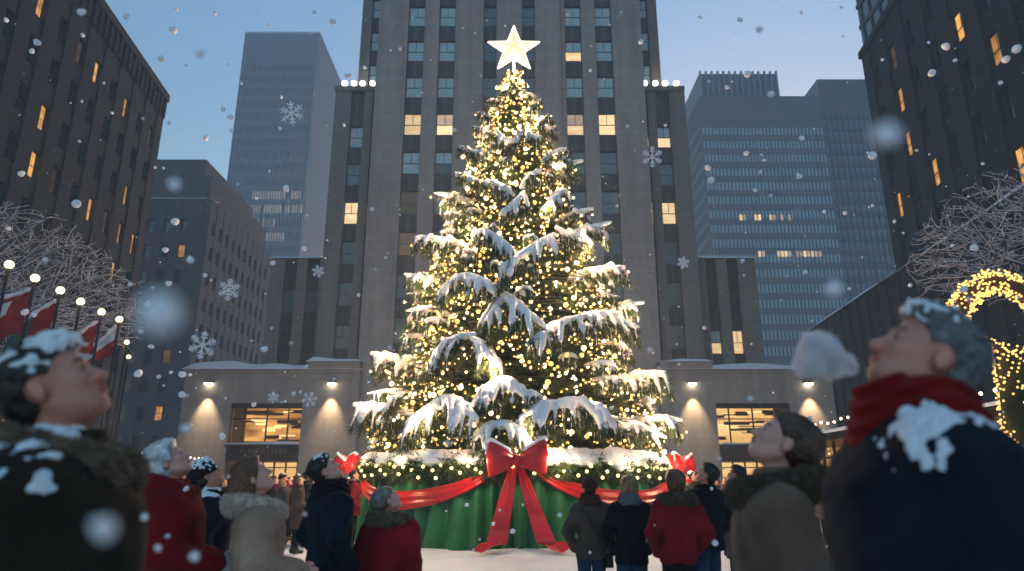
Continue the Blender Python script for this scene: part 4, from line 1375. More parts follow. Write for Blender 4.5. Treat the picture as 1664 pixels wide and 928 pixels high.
def make_bow(name, phi, sc, label, front=False):
    """a bow of two puffed loops, a knot and two tails, built in local metres (x across, y out is negative)"""
    bw = empty(name, tuple(cyl(phi, 0, .0)), phi if front else (phi * .62 if phi < 3 else phi + (2 * math.pi - phi) * .38), label, 'bow', 'red bows on the garland')
    bz = 2.03
    for sg in (-1, 1):
        # loop: an open fan, deep folds running into the knot
        rows = []
        nu, nv_ = 26, 56
        tilt = (.10 if sg > 0 else .03) if front else -.03
        for i in range(nu + 1):
            u = i / nu
            x = .07 + .60 * u
            hh = (.10 + .34 * u ** .75) * (1 if u < .88 else math.sqrt(max(0, 1 - ((u - .88) / .125) ** 2)) * .5 + .5)
            tt = .07 + .20 * math.sin(math.pi * min(1, u * .85 + .06))
            if u == 1: hh *= .80; tt *= .35
            r = []
            for j in range(nv_ + 1):
                a = 2 * math.pi * j / nv_
                fold = 1 + .10 * math.sin(a * 6 + 1.1) * (1 - u * .45)
                ce = math.copysign(abs(math.cos(a)) ** .8, math.cos(a)); se = math.copysign(abs(math.sin(a)) ** .75, math.sin(a))
                curve = .05 * math.cos(a * 1.0) * 0
                r.append((sg * (x + .05 * (1 - abs(se)) * u) * sc, (-.22 - tt * ce * fold) * sc, bz + (hh * se * fold + tilt * u + .02 * math.sin(3 * a) * u) * sc))
            rows.append(r)
        m = MB(); m.grid(rows if sg > 0 else [r[::-1] for r in rows])
        c = np.mean(np.array(rows[-1]), 0) ; c = tuple(c)
        last = rows[-1]
        m.add([c] + last, [(0, k + 1, k + 2) if sg > 0 else (0, k + 2, k + 1) for k in range(nv_)], 0, True)
        lp = m.obj('loop', RED, bw)
        # snow on the upper edge of the loop
        top = []
        for i in range(5, nu):
            r = rows[i]; jm = max(range(nv_), key=lambda j: r[j][2]); top.append(Vector(r[jm]) + Vector((0, .02, .0)))
        vol = Vol(axis(-.85 * sc, .85 * sc, .022), axis(-.6 * sc, .15 * sc, .022), axis(bz - .2, bz + .85 * sc, .022))
        for k_ in range(len(top) - 1): vol.cap(top[k_], top[k_ + 1], .05 * sc, .055 * sc, .02)
        X, Y, Z = vol.full(); vol.F += noise(X, Y, Z, 12, 3) * .012
        link('loop_snow', vol.mesh('loop_snow', SNOW_T), bw)
    vol = Vol(axis(-.2, .2, .016), axis(-.5, 0, .016), axis(bz - .25, bz + .25, .016))
    def kn(X, Y, Z):
        return (np.abs(X / (.115 * sc)) ** 3 + np.abs((Y + .27 * sc) / (.15 * sc)) ** 3 + np.abs((Z - bz) / (.13 * sc)) ** 3) ** (1 / 3.) * .12 - .12 + .006 * np.sin(X * 130) 
    vol.put(kn, (-.2, -.5, bz - .25), (.2, 0, bz + .25))
    link('knot', vol.mesh('knot', RED), bw)
    def tail(xs_, z1, w0, w1, seed, curl=0):
        rows = []; n = 44
        for i in range(n + 1):
            t = i / n
            z = bz - .05 + (z1 - bz + .05) * t
            x = xs_(t); w_ = w0 + (w1 - w0) * t ** .7
            f = 1 - min(max(z / 2.02, 0), 1)
            base = (SR_T + (SR_B - SR_T) * f ** .8 + .16 * f) - cyl(0, 0, 0).y * 0
            y0 = -(base - (SR_B + .16)) - .22 * sc - .05 - .08 * t
            r = []
            for j in range(13):
                v = -1 + j / 6
                y = y0 - .045 * math.sin(t * 13 + seed) * (.3 + t) - .05 * (1 - v * v) * (1 - t) - .02 * math.cos(v * 7) * (1 - t) ** 2
                zz = z + (.0 if i < n else .09 * (abs(v)) ) 
                r.append((x + v * w_, y, zz))
            rows.append(r)
        if curl:
            # end lies on the snow
            for k_ in range(1, 6):
                t = k_ / 5; r = []
                for j in range(13):
                    v = -1 + j / 6
                    p = rows[n][j]
                    r.append((p[0] + curl * .30 * t, p[1] - .22 * t, max(.12, p[2] - .02) + .04 * math.sin(t * 5) - .05 * t + .05 * v * t))
                rows.append(r)
        m = MB(); m.grid(rows); bk2 = [[(p[0], p[1] + .02, p[2]) for p in r][::-1] for r in rows]
        m.grid(bk2); m.grid([[r[0] for r in rows], [r[-1] for r in bk2]]); m.grid([[r[0] for r in bk2], [r[-1] for r in rows]])
        m.obj('tail', RED, bw)
    if front:
        tail(lambda t: -.07 - .40 * t + .0 * math.sin(t * 3), .20, .07, .235, 0, -1)
        tail(lambda t: .07 + .60 * t ** 1.15, .20, .07, .22, 2.2, 1)
    else:
        sg = -1 if phi > math.pi else 1
        tail(lambda t: sg * (-.04 - .28 * t), .55, .05, .15, 1)
        tail(lambda t: sg * (.04 + .22 * t), .70, .05, .15, 3)
    return bw
make_bow('satin_bow', 0.01, 1.0, 'big red satin bow with two long tails at the front of the skirt', True)
make_bow('satin_bow', R(76), .80, 'snow-topped red bow at the right edge of the garland')
make_bow('satin_bow', R(284), .80, 'snow-topped red bow at the left edge of the garland')
# ================================================================== BARE SNOWY TREES
TWIG = mat('twig_bark', (.055, .045, .045), .9, .3, 4.)
TSNOW = mat_snow('twig_snow', (.60, .59, .65), .7, .2, 20.)
def bare_tree(loc, label, seed, rad=6.5, z0=4.6, z1=9.6, natt=2600, lean=(0, 0), squash=.62):
    rg = np.random.RandomState(seed)
    A = []
    while len(A) < natt:
        p = rg.uniform(-1, 1, 3); r = np.linalg.norm(p)
        if r < 1 and r > .35 and p[2] > -.25: A.append(p)
    A = np.array(A) * [rad, rad, rad * squash] + [lean[0], lean[1], z0 + rad * squash * .38]
    nodes = [np.array([0, 0, 0.])]; par = [-1]
    k = 0
    while nodes[-1][2] < z0 * .8:
        nodes.append(nodes[-1] + np.array([lean[0] * .03, lean[1] * .03, .42])); par.append(len(nodes) - 2)
    N = np.array(nodes); par = list(par)
    step = .21; alive = np.ones(len(A), bool)
    near = np.full(len(A), 0); nd = np.full(len(A), 1e9)
    def upd(new_idx):
        for ni in new_idx:
            d = np.linalg.norm(A - N[ni], axis=1); m_ = d < nd; nd[m_] = d[m_]; near[m_] = ni
    upd(range(len(N)))
    for it in range(110):
        act = alive & (nd < 6.)
        if not act.any(): break
        dirs = {}
        for ai in np.nonzero(act)[0]:
            v = A[ai] - N[near[ai]]; dirs.setdefault(near[ai], []).append(v / (np.linalg.norm(v) + 1e-9))
        new = []; L = []
        for ni, vs in dirs.items():
            v = np.mean(vs, 0) + rg.randn(3) * .12; v[2] += .05; v /= np.linalg.norm(v) + 1e-9
            q = N[ni] + v * step
            if np.min(np.linalg.norm(N[max(0, len(N) - 400):] - q, axis=1)) < step * .4: continue
            L.append(q); par.append(ni); new.append(len(N) + len(L) - 1)
        if not L: break
        N = np.vstack([N, L]); upd(new)
        alive &= nd > .225
    n = len(N); w_ = np.zeros(n)
    ch = np.zeros(n, int)
    for i in range(n - 1, 0, -1): ch[par[i]] += 1
    w_[ch == 0] = 1.0
    for i in range(n - 1, 0, -1): w_[par[i]] += w_[i] * 1.0
    rad_ = .0058 * w_ ** .52
    m, sn = MB(), MB()
    rad_[0] = rad_[1] * 1.15
    root = empty('bare_tree', loc, 0, label, 'tree', 'bare snow-covered trees')
    tr = MB()
    # chains
    kids = {}
    for i in range(1, n): kids.setdefault(par[i], []).append(i)
    done = set()
    stack = [(0, None)]
    while stack:
        i, p = stack.pop()
        path = [i] if p is None else [p, i]
        while path[-1] in kids:
            ks = sorted(kids[path[-1]], key=lambda q: -w_[q])
            for q in ks[1:]: stack.append((q, path[-1]))
            path.append(ks[0])
        if len(path) < 2: continue
        P = [N[q] for q in path]; rr = [min(rad_[q], rad_[path[1]]) for q in path]
        for _ in range(4):
            P = [P[0]] + [(P[k - 1] + 2 * P[k] + P[k + 1]) / 4 for k in range(1, len(P) - 1)] + [P[-1]]
        rr[-1] = .006
        big = rr[0] > .12
        (tr if big else m).tube(P, rr, 8 if big else 4, caps=False)
        j0 = 0
        while j0 < len(P) and P[j0][2] < z0 * .75: j0 += 1
        if len(P) - j0 >= 2:
            S = [p_ + np.array([0, 0, .7 * r_ + .008]) for p_, r_ in zip(P[j0:], rr[j0:])]
            sn.tube(S, [min(.10, .70 * r_) + .005 for r_ in rr[j0:]], 4, caps=False)
    tr.obj('trunk', TWIG, root)
    c = m.obj('crown', TWIG, root)
    s_ = sn.obj('branch_snow', TSNOW, root)
    return root
bare_tree((-20.6, 24.5, 0), 'spreading bare tree coated with snow, behind the flagpoles on the left', 3, 6.6, 6.2, natt=8000)
bare_tree((19.6, 22.5, 0), 'spreading bare tree coated with snow, behind the lit arch on the right', 8, 5.4, 8.0, natt=6500)

# ================================================================== FLAGPOLES AND FLAGS
POLE = mat('pole_metal', (.035, .033, .035), .35, .15, metal=.7)
GLOBE = mat('globe_glow', (1, .8, .5), .4, 0, emis=(1, .74, .40), es=2.6)
F_RED = mat('flag_red', (.24, .010, .012), .8, .15, 2.); F_WHITE = mat('flag_white', (.48, .48, .50), .8, .1, 2.); F_GREEN = mat('flag_green', (.02, .10, .07), .8, .15, 2.)
tops = [(15, 430, 17.2), (57, 452, 18.2), (98, 472, 19.3), (131, 490, 20.4), (165, 507, 21.8), (194, 519, 23.0), (209, 580, 30.5), (206, 556, 27.5)]
ordn = ['nearest', 'second', 'third', 'fourth', 'fifth', 'sixth', 'farthest', 'seventh']
for i, (px, py, Y) in enumerate(tops):
    p = at(px, py, Y)
    o = empty('flagpole', (p.x, Y, 0), 0, f'dark flagpole with a glowing globe, {ordn[i]} in the row on the left', 'flagpole', 'flagpoles on the left')
    m = MB(); m.tube([(0, 0, 0), (0, 0, .25)], .11, 10); m.obj('base', POLE, o)
    m = MB(); m.tube([(0, 0, .2), (0, 0, p.z - .1)], [.052, .038], 10); m.obj('pole', POLE, o)
    v, f = balls([(0, 0, p.z)], [.115 if i < 6 else .10], ICO2); link('globe', np_mesh('globe', v, f, GLOBE), o)
def flag(pi, w_, h_, drop, bands, label, seed, top=.35):
    """cloth hanging from the pole towards the left, its upper edge sagging and carrying snow"""
    px, py, Y = tops[pi]; p = at(px, py, Y)
    o = empty('flag', (p.x - .05, Y - .02, p.z - top), 0, label, 'flag', 'flags on the left poles')
    nu, nv = 26, 16
    P = []
    for i in range(nu + 1):
        u = i / nu; r = []
        for j in range(nv + 1):
            v = j / nv
            x = -w_ * u * (.86 + .14 * v) ; z = -drop * (u ** 1.25) - h_ * v * (1 - .12 * math.sin(u * 5 + seed))
            y = .16 * u * math.sin(u * 7 + v * 1.8 + seed) + .05 * math.sin(v * 9 + u * 3)
            r.append((x, y, z))
        P.append(r)
    m = MB()
    b = len(m.v); m.grid(P)
    k = 0
    for i in range(nu):
        for j in range(nv):
            m.m[k] = bands(i / nu, j / nv); k += 1
    back = [[(q[0], q[1] + .012, q[2]) for q in r][::-1] for r in P]
    m.grid(back)
    for i in range(nu):
        for j in range(nv):
            m.m[k] = bands(i / nu, 1 - j / nv); k += 1
    m.obj('cloth', [F_RED, F_WHITE, F_GREEN], o)
    s_ = MB(); s_.tube([Vector(r[0]) + Vector((0, 0, .03)) for r in P], [.045 + .03 * math.sin(i * .5 + seed) ** 2 for i in range(nu + 1)], 8)
    s_.obj('flag_snow', TSNOW, o)
def b1(u, v):
    if u > .62: return 1
    if .42 < u < .62 and .1 < v < .42: return 1
    return 0
def b2(u, v): return 0 if u < .45 or v > .62 else 2
def b3(u, v):
    if abs(v - (1 - u)) < .14: return 1
    return 2 if (v < .35 and u > .5) else 0
flag(1, 1.15, 1.35, .45, b1, 'red flag with a white end sagging under snow on the second flagpole', .5)
flag(2, 1.35, 1.75, .95, b2, 'red and dark green flag hanging on the third flagpole', 1.9)
flag(4, 1.30, 1.15, 1.0, b3, 'red flag with a white diagonal on the fifth flagpole', 3.1)
flag(5, 1.05, .85, .95, lambda u, v: 1 if v < .45 else 0, 'small white and red flag on the sixth flagpole', 4.4, .28)
flag(0, .9, 1.2, .6, lambda u, v: 1, 'white snow-stiff flag at the left edge on the nearest flagpole', 2.2, 1.0)

# ================================================================== LIT ARCH (right)
ar = empty('lit_arch', (7.6, 10.0, 0), 0, 'big looping arch sculpture wrapped in warm fairy lights at the right edge', 'light sculpture')
AB = mat('arch_bulb', (1, .7, .3), .4, 0, emis=(1, .52, .13), es=2.0)
def pw(px, py, Y): return at(px, py, Y) - Vector((7.6, 10.0, 0))
loop = [(1552, 590), (1548, 540), (1560, 500), (1580, 470), (1612, 456), (1650, 466), (1690, 500), (1712, 560), (1700, 610)]
path = []
for k in range(len(loop) - 1):
    for q in range(8):
        t = q / 8; path.append(pw(loop[k][0] * (1 - t) + loop[k + 1][0] * t, loop[k][1] * (1 - t) + loop[k + 1][1] * t, 10.0))
for _ in range(4): path = [path[0]] + [(path[i - 1] + path[i] * 2 + path[i + 1]) / 4 for i in range(1, len(path) - 1)] + [path[-1]]
band = []
for (a, b) in (((1556, 520), (1600, 560)), ((1600, 560), (1650, 575)), ((1650, 575), (1710, 565))):
    for q in range(8):
        t = q / 8; band.append(pw(a[0] * (1 - t) + b[0] * t, a[1] * (1 - t) + b[1] * t, 9.9))
m = MB(); m.tube(path, .10, 8); m.tube(band, .03, 6); m.obj('hoop', BARK, ar)
m = MB(); m.tube([path[0], (path[0].x + .2, 0, 1.0), (path[0].x + .45, 0, 0)], .09, 8); m.tube([path[-1], (path[-1].x, 0, 1.0), (path[-1].x - .3, 0, 0)], .09, 8); m.obj('leg', BARK, ar)
ra = np.random.RandomState(6)
P = []
for i in range(900):
    k = ra.randint(0, len(path)); a = ra.uniform(0, 6.28); d = (path[min(k + 1, len(path) - 1)] - path[max(0, k - 1)]).normalized()
    n1 = d.orthogonal().normalized(); n2 = d.cross(n1)
    P.append(tuple(path[k] + d * ra.uniform(-.1, .1) + (n1 * math.cos(a) + n2 * math.sin(a)) * ra.uniform(.12, .20)))
for i in range(110):
    k = ra.randint(0, len(band)); P.append(tuple(band[k] + Vector(ra.randn(3) * .045)))
# dense cone of lights below, round a clipped shrub
c0 = pw(1668, 618, 10.0)
for i in range(700):
    z = ra.uniform(0, 1); r = .52 * (1 - .3 * z) * (.9 + .15 * ra.rand()); a = ra.uniform(0, 6.28)
    P.append((c0.x + r * math.cos(a), c0.y + r * math.sin(a), .7 + (c0.z + .45 - .7) * z))
P.sort(key=lambda p: p[1])
v, f = ICO1; ame = np_mesh('bulb', v * .021, f, AB)
for p in P[:100]: link('bulb', ame, ar, p)
V, F = balls(P[100:], .018, ICO0); link('bulbs', np_mesh('bulbs', V, F, AB), ar)['kind'] = 'stuff'
vol = Vol(axis(-1.6, 1.6, .05), axis(-.8, .8, .05), axis(.2, 4.2, .05))
vol.cap((c0.x, c0.y, .7), (c0.x, c0.y, c0.z + .2), .44, .30)
X, Y, Z = vol.full(); vol.F += noise(X, Y, Z, 9, 4) * .04
link('shrub', vol.mesh('shrub', NEEDLE_D), ar)

# ================================================================== PEOPLE
def skin(name, c): return mat(name, c, .5, .10, 14., .12, 90., sss=.12)
SK1 = skin('skin_warm', (.60, .26, .18)); SK2 = skin('skin_pale', (.70, .36, .28)); SK3 = skin('skin_tan', (.36, .19, .13))
def hairm(name, c, r=.36): return mat(name, c, r, .6, 60., .8, 120., stretch=(1, .22, .22))
H_DK = hairm('hair_dark', (.018, .012, .010)); H_BR = hairm('hair_brown', (.075, .032, .018)); H_BL = hairm('hair_blond', (.26, .14, .07)); H_WH = hairm('hair_white', (.60, .58, .58))
H_GR = hairm('hair_grey', (.13, .125, .13)); H_AU = hairm('hair_auburn', (.14, .055, .025)); H_AS = hairm('hair_ash', (.20, .17, .15))
def cloth(name, c, sh=.25): return mat(name, c, .95, .35, 5., .5, 140., spec=.15, sheen=sh * .12)
C_NAVY = cloth('coat_navy', (.010, .014, .022)); C_BLK = cloth('coat_black', (.009, .009, .011), .12); C_RED = cloth('coat_red', (.20, .008, .012)); C_RED2 = cloth('coat_crimson', (.24, .010, .018))
C_BEI = cloth('coat_beige', (.40, .255, .18)); C_BRN = cloth('coat_brown', (.085, .058, .045)); C_TAU = cloth('coat_taupe', (.17, .105, .072)); C_OLV = cloth('coat_olive', (.028, .022, .014), .15)
C_GRY = cloth('coat_grey', (.06, .06, .065)); C_MAR = cloth('coat_maroon', (.10, .012, .016)); C_JEAN = cloth('jeans', (.02, .045, .09)); C_TRO = cloth('trousers_dark', (.012, .012, .014)); C_SCR = cloth('scarf_red', (.22, .008, .010))
C_SCD = cloth('scarf_dark', (.014, .012, .013)); C_KNIT = cloth('knit_dark', (.02, .018, .02)); C_KNB = cloth('knit_brown', (.07, .025, .018)); C_WHT = cloth('knit_white', (.6, .58, .57)); C_SKIRT = cloth('skirt_tan', (.20, .12, .07))
FUR_T = mat('fur_tan', (.22, .15, .10), .9, .35, 25., .5, 70.); FUR_L = mat('fur_light', (.72, .58, .48), .9, .25, 25., .5, 70.); FUR_G = mat('fur_grey', (.10, .105, .12), .9, .3, 25.); FUR_B = mat('fur_brown', (.13, .085, .055), .9, .35, 25., .5, 70.)
BOOT = mat('boot_leather', (.015, .013, .012), .45, .2)
EYEW = mat('eye_white', (.26, .22, .20), .45, 0); 

def tufts(V, Q, n, ln, m, name, parent, seed=0, grav=.3, wd=.0016):
    rg = np.random.RandomState(seed)
    k = rg.randint(0, len(Q), n); q = V[Q[k]]
    P = q.mean(1) + (q[:, 0] - q[:, 2]) * rg.uniform(-.5, .5, (n, 1))
    N = np.cross(q[:, 1] - q[:, 0], q[:, 2] - q[:, 0]); N /= np.linalg.norm(N, axis=1, keepdims=True) + 1e-12
    d = N + rg.randn(n, 3) * .45 + np.array([0, 0, -grav]); d /= np.linalg.norm(d, axis=1, keepdims=True)
    L = rg.uniform(.4, 1., (n, 1)) * ln
    s_ = np.cross(d, rg.randn(n, 3)); s_ /= np.linalg.norm(s_, axis=1, keepdims=True) + 1e-9
    d2 = d + np.array([0, 0, -.5]) * rg.rand(n, 1)
    V2 = np.stack([P - N * .004 + s_ * wd, P - N * .004 - s_ * wd, P + d * L * .6 + s_ * wd * .6, P + d2 * L], 1).reshape(-1, 3)
    F2 = (np.array([[0, 1, 2], [1, 3, 2]])[None] + (np.arange(n) * 4)[:, None, None]).reshape(-1, 3)
    return link(name, np_mesh(name, V2, F2, m, False), parent)

def loft(X, Y, Z, zs, rx, ry, cy, cx=None):
    a = np.interp(Z, zs, rx).astype(np.float32); b = np.interp(Z, zs, ry).astype(np.float32); c = np.interp(Z, zs, cy).astype(np.float32)
    x = X if cx is None else X - np.interp(Z, zs, cx).astype(np.float32)
    q = (np.abs(x / a) ** 2.3 + np.abs((Y - c) / b) ** 2.3) ** (1 / 2.3)
    return (q - 1) * np.minimum(a, b) * .85

def build_person(name, loc, yaw, H, pitch=35, hyaw=0, coat=None, hem=.45, coat_m=C_BLK, trous=C_TRO, hair='short', hair_m=H_DK, skin_m=SK1, arms='down',
                 collar='collar', collar_m=None, fat=1.0, hf=.006, hc=.014, snow=0, label='', group=None, gloves=None, hat=None, flare=.0, seed=0, cat='person', legs=True, lite=False, female=False, strap=False, open_skirt=None, belt=None, buff=1.0, patches=None):
    s = H / 1.75
    root = empty(name, (loc[0], loc[1], 0), yaw, label, cat, group)
    S = lambda *p: np.array(p, float) * s
    Rh = np.array((Matrix.Rotation(R(hyaw), 3, 'Z') @ Matrix.Rotation(R(pitch), 3, 'X')))
    piv = S(0, -.012 - .0006 * pitch, 1.525)
    hc0 = piv + Rh @ (np.array([0, .018, .112]) * s)
    hs = s * (1.0 if H > 1.3 else 1.1)
    def hp(x, y, z): return hc0 + Rh @ (np.array([x, y, z]) * hs)
    sx = .195 * fat * (0.92 if female else 1)
    pose = {'down': ((.27, -.04, 1.13), (.27, .06, .88)), 'front': ((.245, -.04, 1.14), (.10, .25, 1.08)), 'pocket': ((.30, -.09, 1.14), (.215, .08, .98)), 'clasp': ((.26, -.02, 1.13), (.05, .26, 1.16))}[arms]
    # ---------- body
    hx = [(-.12 * s, .12 * s)]
    hyr = [(hc0[1] - .15 * s, hc0[1] + .15 * s)]
    hzr = [(piv[2] - .09 * s, hc0[2] + .15 * s)]
    gl = 1.0
    el, wr = S(*pose[0]), S(*pose[1])
    if not lite and arms in ('front', 'clasp', 'down'):
        hx = [(-.32 * s, .32 * s)] if arms == 'down' else [(-.15 * s, .15 * s)]
        hzr.append((wr[2] - (.2 if arms == 'down' else .09) * s, wr[2] + .09 * s)); hyr = [(min(hyr[0][0], wr[1] - .05), max(hyr[0][1], wr[1] + .17 * s))]
    B = Vol(axis(-.42 * s, .42 * s, hc * 1.3, hx, hf), axis(-.30 * s, .46 * s, hc * 1.3, hyr, hf), axis(-.02, (H + .12), hc * 1.3, hzr, hf))
    B.cap(S(0, 0, 1.0), S(0, -.02, 1.28), .11 * s, .13 * s, .05); B.cap(S(-.13, -.02, 1.38), S(.13, -.02, 1.38), .06 * s, .06 * s, .06)
    for sg in (-1, 1):
        B.cap(S(sg * .15, -.02, 1.40), S(sg * pose[0][0], pose[0][1], pose[0][2]), .045 * s, .036 * s, .03); B.cap(S(sg * pose[0][0], pose[0][1], pose[0][2]), S(sg * pose[1][0], pose[1][1], pose[1][2]), .036 * s, .024 * s, .02)
        B.cap(S(sg * .085, 0, .95), S(sg * .095, .01, .50), .075 * s, .050 * s, .03); B.cap(S(sg * .095, .01, .50), S(sg * .095, -.01, .08), .050 * s, .034 * s, .02)
        B.cap(S(sg * .095, -.03, .045), S(sg * .115, .13, .035), .038 * s, .034 * s, .02)
    # neck
    B.cap(S(0, -.03, 1.38), piv + Rh @ S(0, -.005, .03), .062 * s * (.9 if female else 1), .054 * s * (.9 if female else 1), .03)
    # head
    M = Rh
    B.ell(hp(0, -.014, .034), np.array([.077, .096, .084]) * hs, .02, M=M)
    B.ell(hp(0, .030, -.030), np.array([.058, .058, .078]) * hs, .03, M=M)
    B.ell(hp(0, .036, -.078), np.array([.043, .042, .032]) * hs, .03, M=M)
    B.cap(hp(-.052, .005, -.058), hp(-.022, .062, -.088), .018 * hs, .018 * hs, .03); B.cap(hp(.052, .005, -.058), hp(.022, .062, -.088), .018 * hs, .018 * hs, .03)
    B.ell(hp(0, .076, -.092), np.array([.020, .017, .016]) * hs, .018, M=M)
    if not lite:
        B.cap(hp(-.030, .076, .022), hp(.030, .076, .022), .012 * hs, .012 * hs, .018)
        for sg in (-1, 1):
            B.ell(hp(sg * .034, .060, -.026), np.array([.024, .020, .022]) * hs, .02, M=M)
            B.ell(hp(sg * .030, .092, .004), np.array([.017, .017, .011]) * hs, .012, 's', M=M)
            B.ell(hp(sg * .030, .073, .003), np.array([.013, .013, .010]) * hs, .004, M=M)
    B.cap(hp(0, .082, .008), hp(0, .104, -.026), .009 * hs, .012 * hs, .012)
    B.ell(hp(0, .108, -.031), np.array([.013, .013, .011]) * hs, .010, M=M)
    if not lite:
        for sg in (-1, 1):
            B.ell(hp(sg * .013, .097, -.034), np.array([.009, .011, .008]) * hs, .006, M=M)
            B.ell(hp(sg * .007, .103, -.043), np.array([.0035, .006, .003]) * hs, .003, 's', M=M)
        B.ell(hp(0, .089, -.057), np.array([.023, .010, .006]) * hs, .008, M=M); B.ell(hp(0, .087, -.070), np.array([.020, .010, .0065]) * hs, .008, M=M)
        B.ell(hp(0, .096, -.0635), np.array([.022, .012, .0022]) * hs, .003, 's', M=M)
    for sg in (-1, 1):
        B.ell(hp(sg * .080, -.010, -.012), np.array([.009, .0165, .028]) * hs, .006, M=M)
        if not lite: B.ell(hp(sg * .091, -.005, -.008), np.array([.006, .009, .015]) * hs, .003, 's', M=M)
    # hands
    if not lite or arms != 'pocket':
        for sg in (-1, 1):
            if arms == 'pocket': break
            w0 = S(sg * pose[1][0], pose[1][1], pose[1][2]); e0 = S(sg * pose[0][0], pose[0][1], pose[0][2])
            hand(B, w0, w0 - e0, sg, s * (.93 if female else 1), arms, lite)
    body = link('body', B.mesh('body', skin_m), root)
    if not lite:
        for sg in (-1, 1):
            v, f = balls([hp(sg * .030, .0745, .002)], [.0115 * hs], ICO2); link('eye', np_mesh('eye', v, f, EYEW), root)
            v, f = balls([hp(sg * .030, .0835, .003)], [.0048 * hs], ICO1); e_ = link('iris', np_mesh('iris', v, f, mat('iris', (.03, .02, .012), .15, 0)), root.children[-1])
            m = MB(); m.tube([hp(sg * .014, .0895, .020), hp(sg * .030, .089, .026), hp(sg * .048, .076, .021)], [.003 * hs, .0042 * hs, .002 * hs], 5); m.obj('eyebrow', hair_m, root)
        m = MB(); 
        for zz in (-.0575, -.0695): m.tube([hp(-.021, .086, -.0635), hp(-.010, .0985, zz), hp(0, .0995, zz), hp(.010, .0985, zz), hp(.021, .086, -.0635)], [.001, .0034 * hs, .0038 * hs, .0034 * hs, .001], 6)
        m.obj('lips', mat('lips', (.42, .12, .10), .45, .05), root)
    # ---------- hair / hat
    Hv = Vol(axis(-.20 * s, .20 * s, hf * 1.1), axis(hc0[1] - .26 * s, hc0[1] + .2 * s, hf * 1.1), axis(hc0[2] - .34 * s, hc0[2] + .22 * s, hf * 1.1))
    X, Y, Z = Hv.full()
    def loc_(X, Y, Z):
        x, y, z = X - hc0[0], Y - hc0[1], Z - hc0[2]
        return ((Rh[0][0] * x + Rh[1][0] * y + Rh[2][0] * z) / hs, (Rh[0][1] * x + Rh[1][1] * y + Rh[2][1] * z) / hs, (Rh[0][2] * x + Rh[1][2] * y + Rh[2][2] * z) / hs)
    lx, ly, lz = loc_(X, Y, Z)
    if hat is None:
        if hair == 'short':
            Hv.ell(hp(0, -.018, .042), np.array([.086, .106, .088]) * hs, .01, M=M)
            Hv.ell(hp(0, .030, .090), np.array([.060, .058, .034]) * hs, .03, M=M); Hv.ell(hp(0, -.062, -.022), np.array([.062, .045, .058]) * hs, .02, M=M)
            cut = (ly - (.010 + .78 * (lz - .0) + .03 * np.clip((lz - .05) / .03, 0, 1))) * .78
            cut2 = -(lz + .085 - .25 * np.maximum(ly + .03, 0))
            ear = .036 - np.sqrt((ly + .006) ** 2 + (lz + .012) ** 2) - .0
            ear = np.where(np.abs(lx) > .05, ear, -1)
        elif hair == 'bob':
            Hv.ell(hp(0, -.022, .036), np.array([.103, .116, .104]) * hs, .01, M=M)
            Hv.ell(hp(0, -.050, -.040), np.array([.092, .075, .070]) * hs, .04, M=M)
            Hv.ell(hp(0, .045, .088), np.array([.070, .050, .034]) * hs, .03, M=M)
            cut = (ly - (.030 + .62 * (lz + .02))) * .85; cut2 = -(lz + .118)
            ear = np.where(np.abs(lx) > .05, .028 - np.sqrt((ly - .004) ** 2 + (lz + .030) ** 2), -1)
        elif hair == 'long':
            Hv.ell(hp(0, -.022, .040), np.array([.092, .110, .096]) * hs, .01, M=M)
            Hv.ell(hp(0, -.062, -.06), np.array([.085, .062, .115]) * hs, .04, M=M)
            Hv.ell(hc0 + S(0, -.09, -.135), S(.095, .060, .11), .04)
            Hv.ell(hp(0, .040, .088), np.array([.062, .050, .030]) * hs, .03, M=M)
            cut = (ly - (.022 + .70 * (lz + .01))) * .82; cut2 = -(Z - (hc0[2] - .235 * s)); ear = -1 + 0 * lx
        elif hair == 'sleek':
            Hv.ell(hp(0, -.022, .040), np.array([.085, .108, .090]) * hs, .01, M=M)
            Hv.ell(hp(0, -.075, .020), np.array([.078, .070, .078]) * hs, .05, M=M)
            cut = (ly - (.018 + .78 * (lz - .0) + .02 * np.clip((lz - .05) / .03, 0, 1))) * .78; cut2 = -(lz + .085)
            ear = np.where(np.abs(lx) > .05, .030 - np.sqrt((ly + .006) ** 2 + (lz + .012) ** 2), -1)
        if hair in ('bob', 'long', 'sleek'):
            ang = np.arctan2(lz + .02, ly + .05) if hair != 'sleek' else np.arctan2(lx, lz + .05)
            g = np.sin((ang * 30 + 5 * noise(X, Y, Z, 14, seed, 4)) if hair != 'sleek' else lx * 420 + 3 * noise(X, Y, Z, 16, seed, 4))
            Hv.F += (.0022 if not lite else 0) * g * s
            Hv.F += .004 * noise(X, Y, Z, 26, seed + 1)
        else:
            Hv.F += .003 * noise(X, Y, Z, 45, seed) + .0022 * noise(X, Y, Z, 130, seed + 1)
        Hv.F = np.maximum(np.maximum(np.maximum(Hv.F, cut), cut2), ear * .9).astype(np.float32)
        V, Q = Hv.geo(); ho = link('hair', np_mesh('hair', V, Q, hair_m), root)
        if not lite and hair in ('short',):
            tufts(V, Q, 2600, .011 * s, hair_m, 'strands', ho, seed, .2, .0011)['kind'] = 'stuff'
    else:
        Hv.ell(hp(0, -.016, .038), np.array([.092, .112, .100]) * hs, .01, M=M)
        Hv.F = np.maximum(Hv.F, -(lz - .006 + .25 * (ly + .02) * .4))
        base = Hv.F.copy()
        cap_ = np.maximum(np.abs(lz - .022 + .1 * (ly + .02)) - .022, Hv.F - .007)
        if hat == 'knit':
            Hv.F = np.minimum(Hv.F, np.maximum(cap_, -(Hv.F + .02))) + .0015 * np.sin(lz * 900)
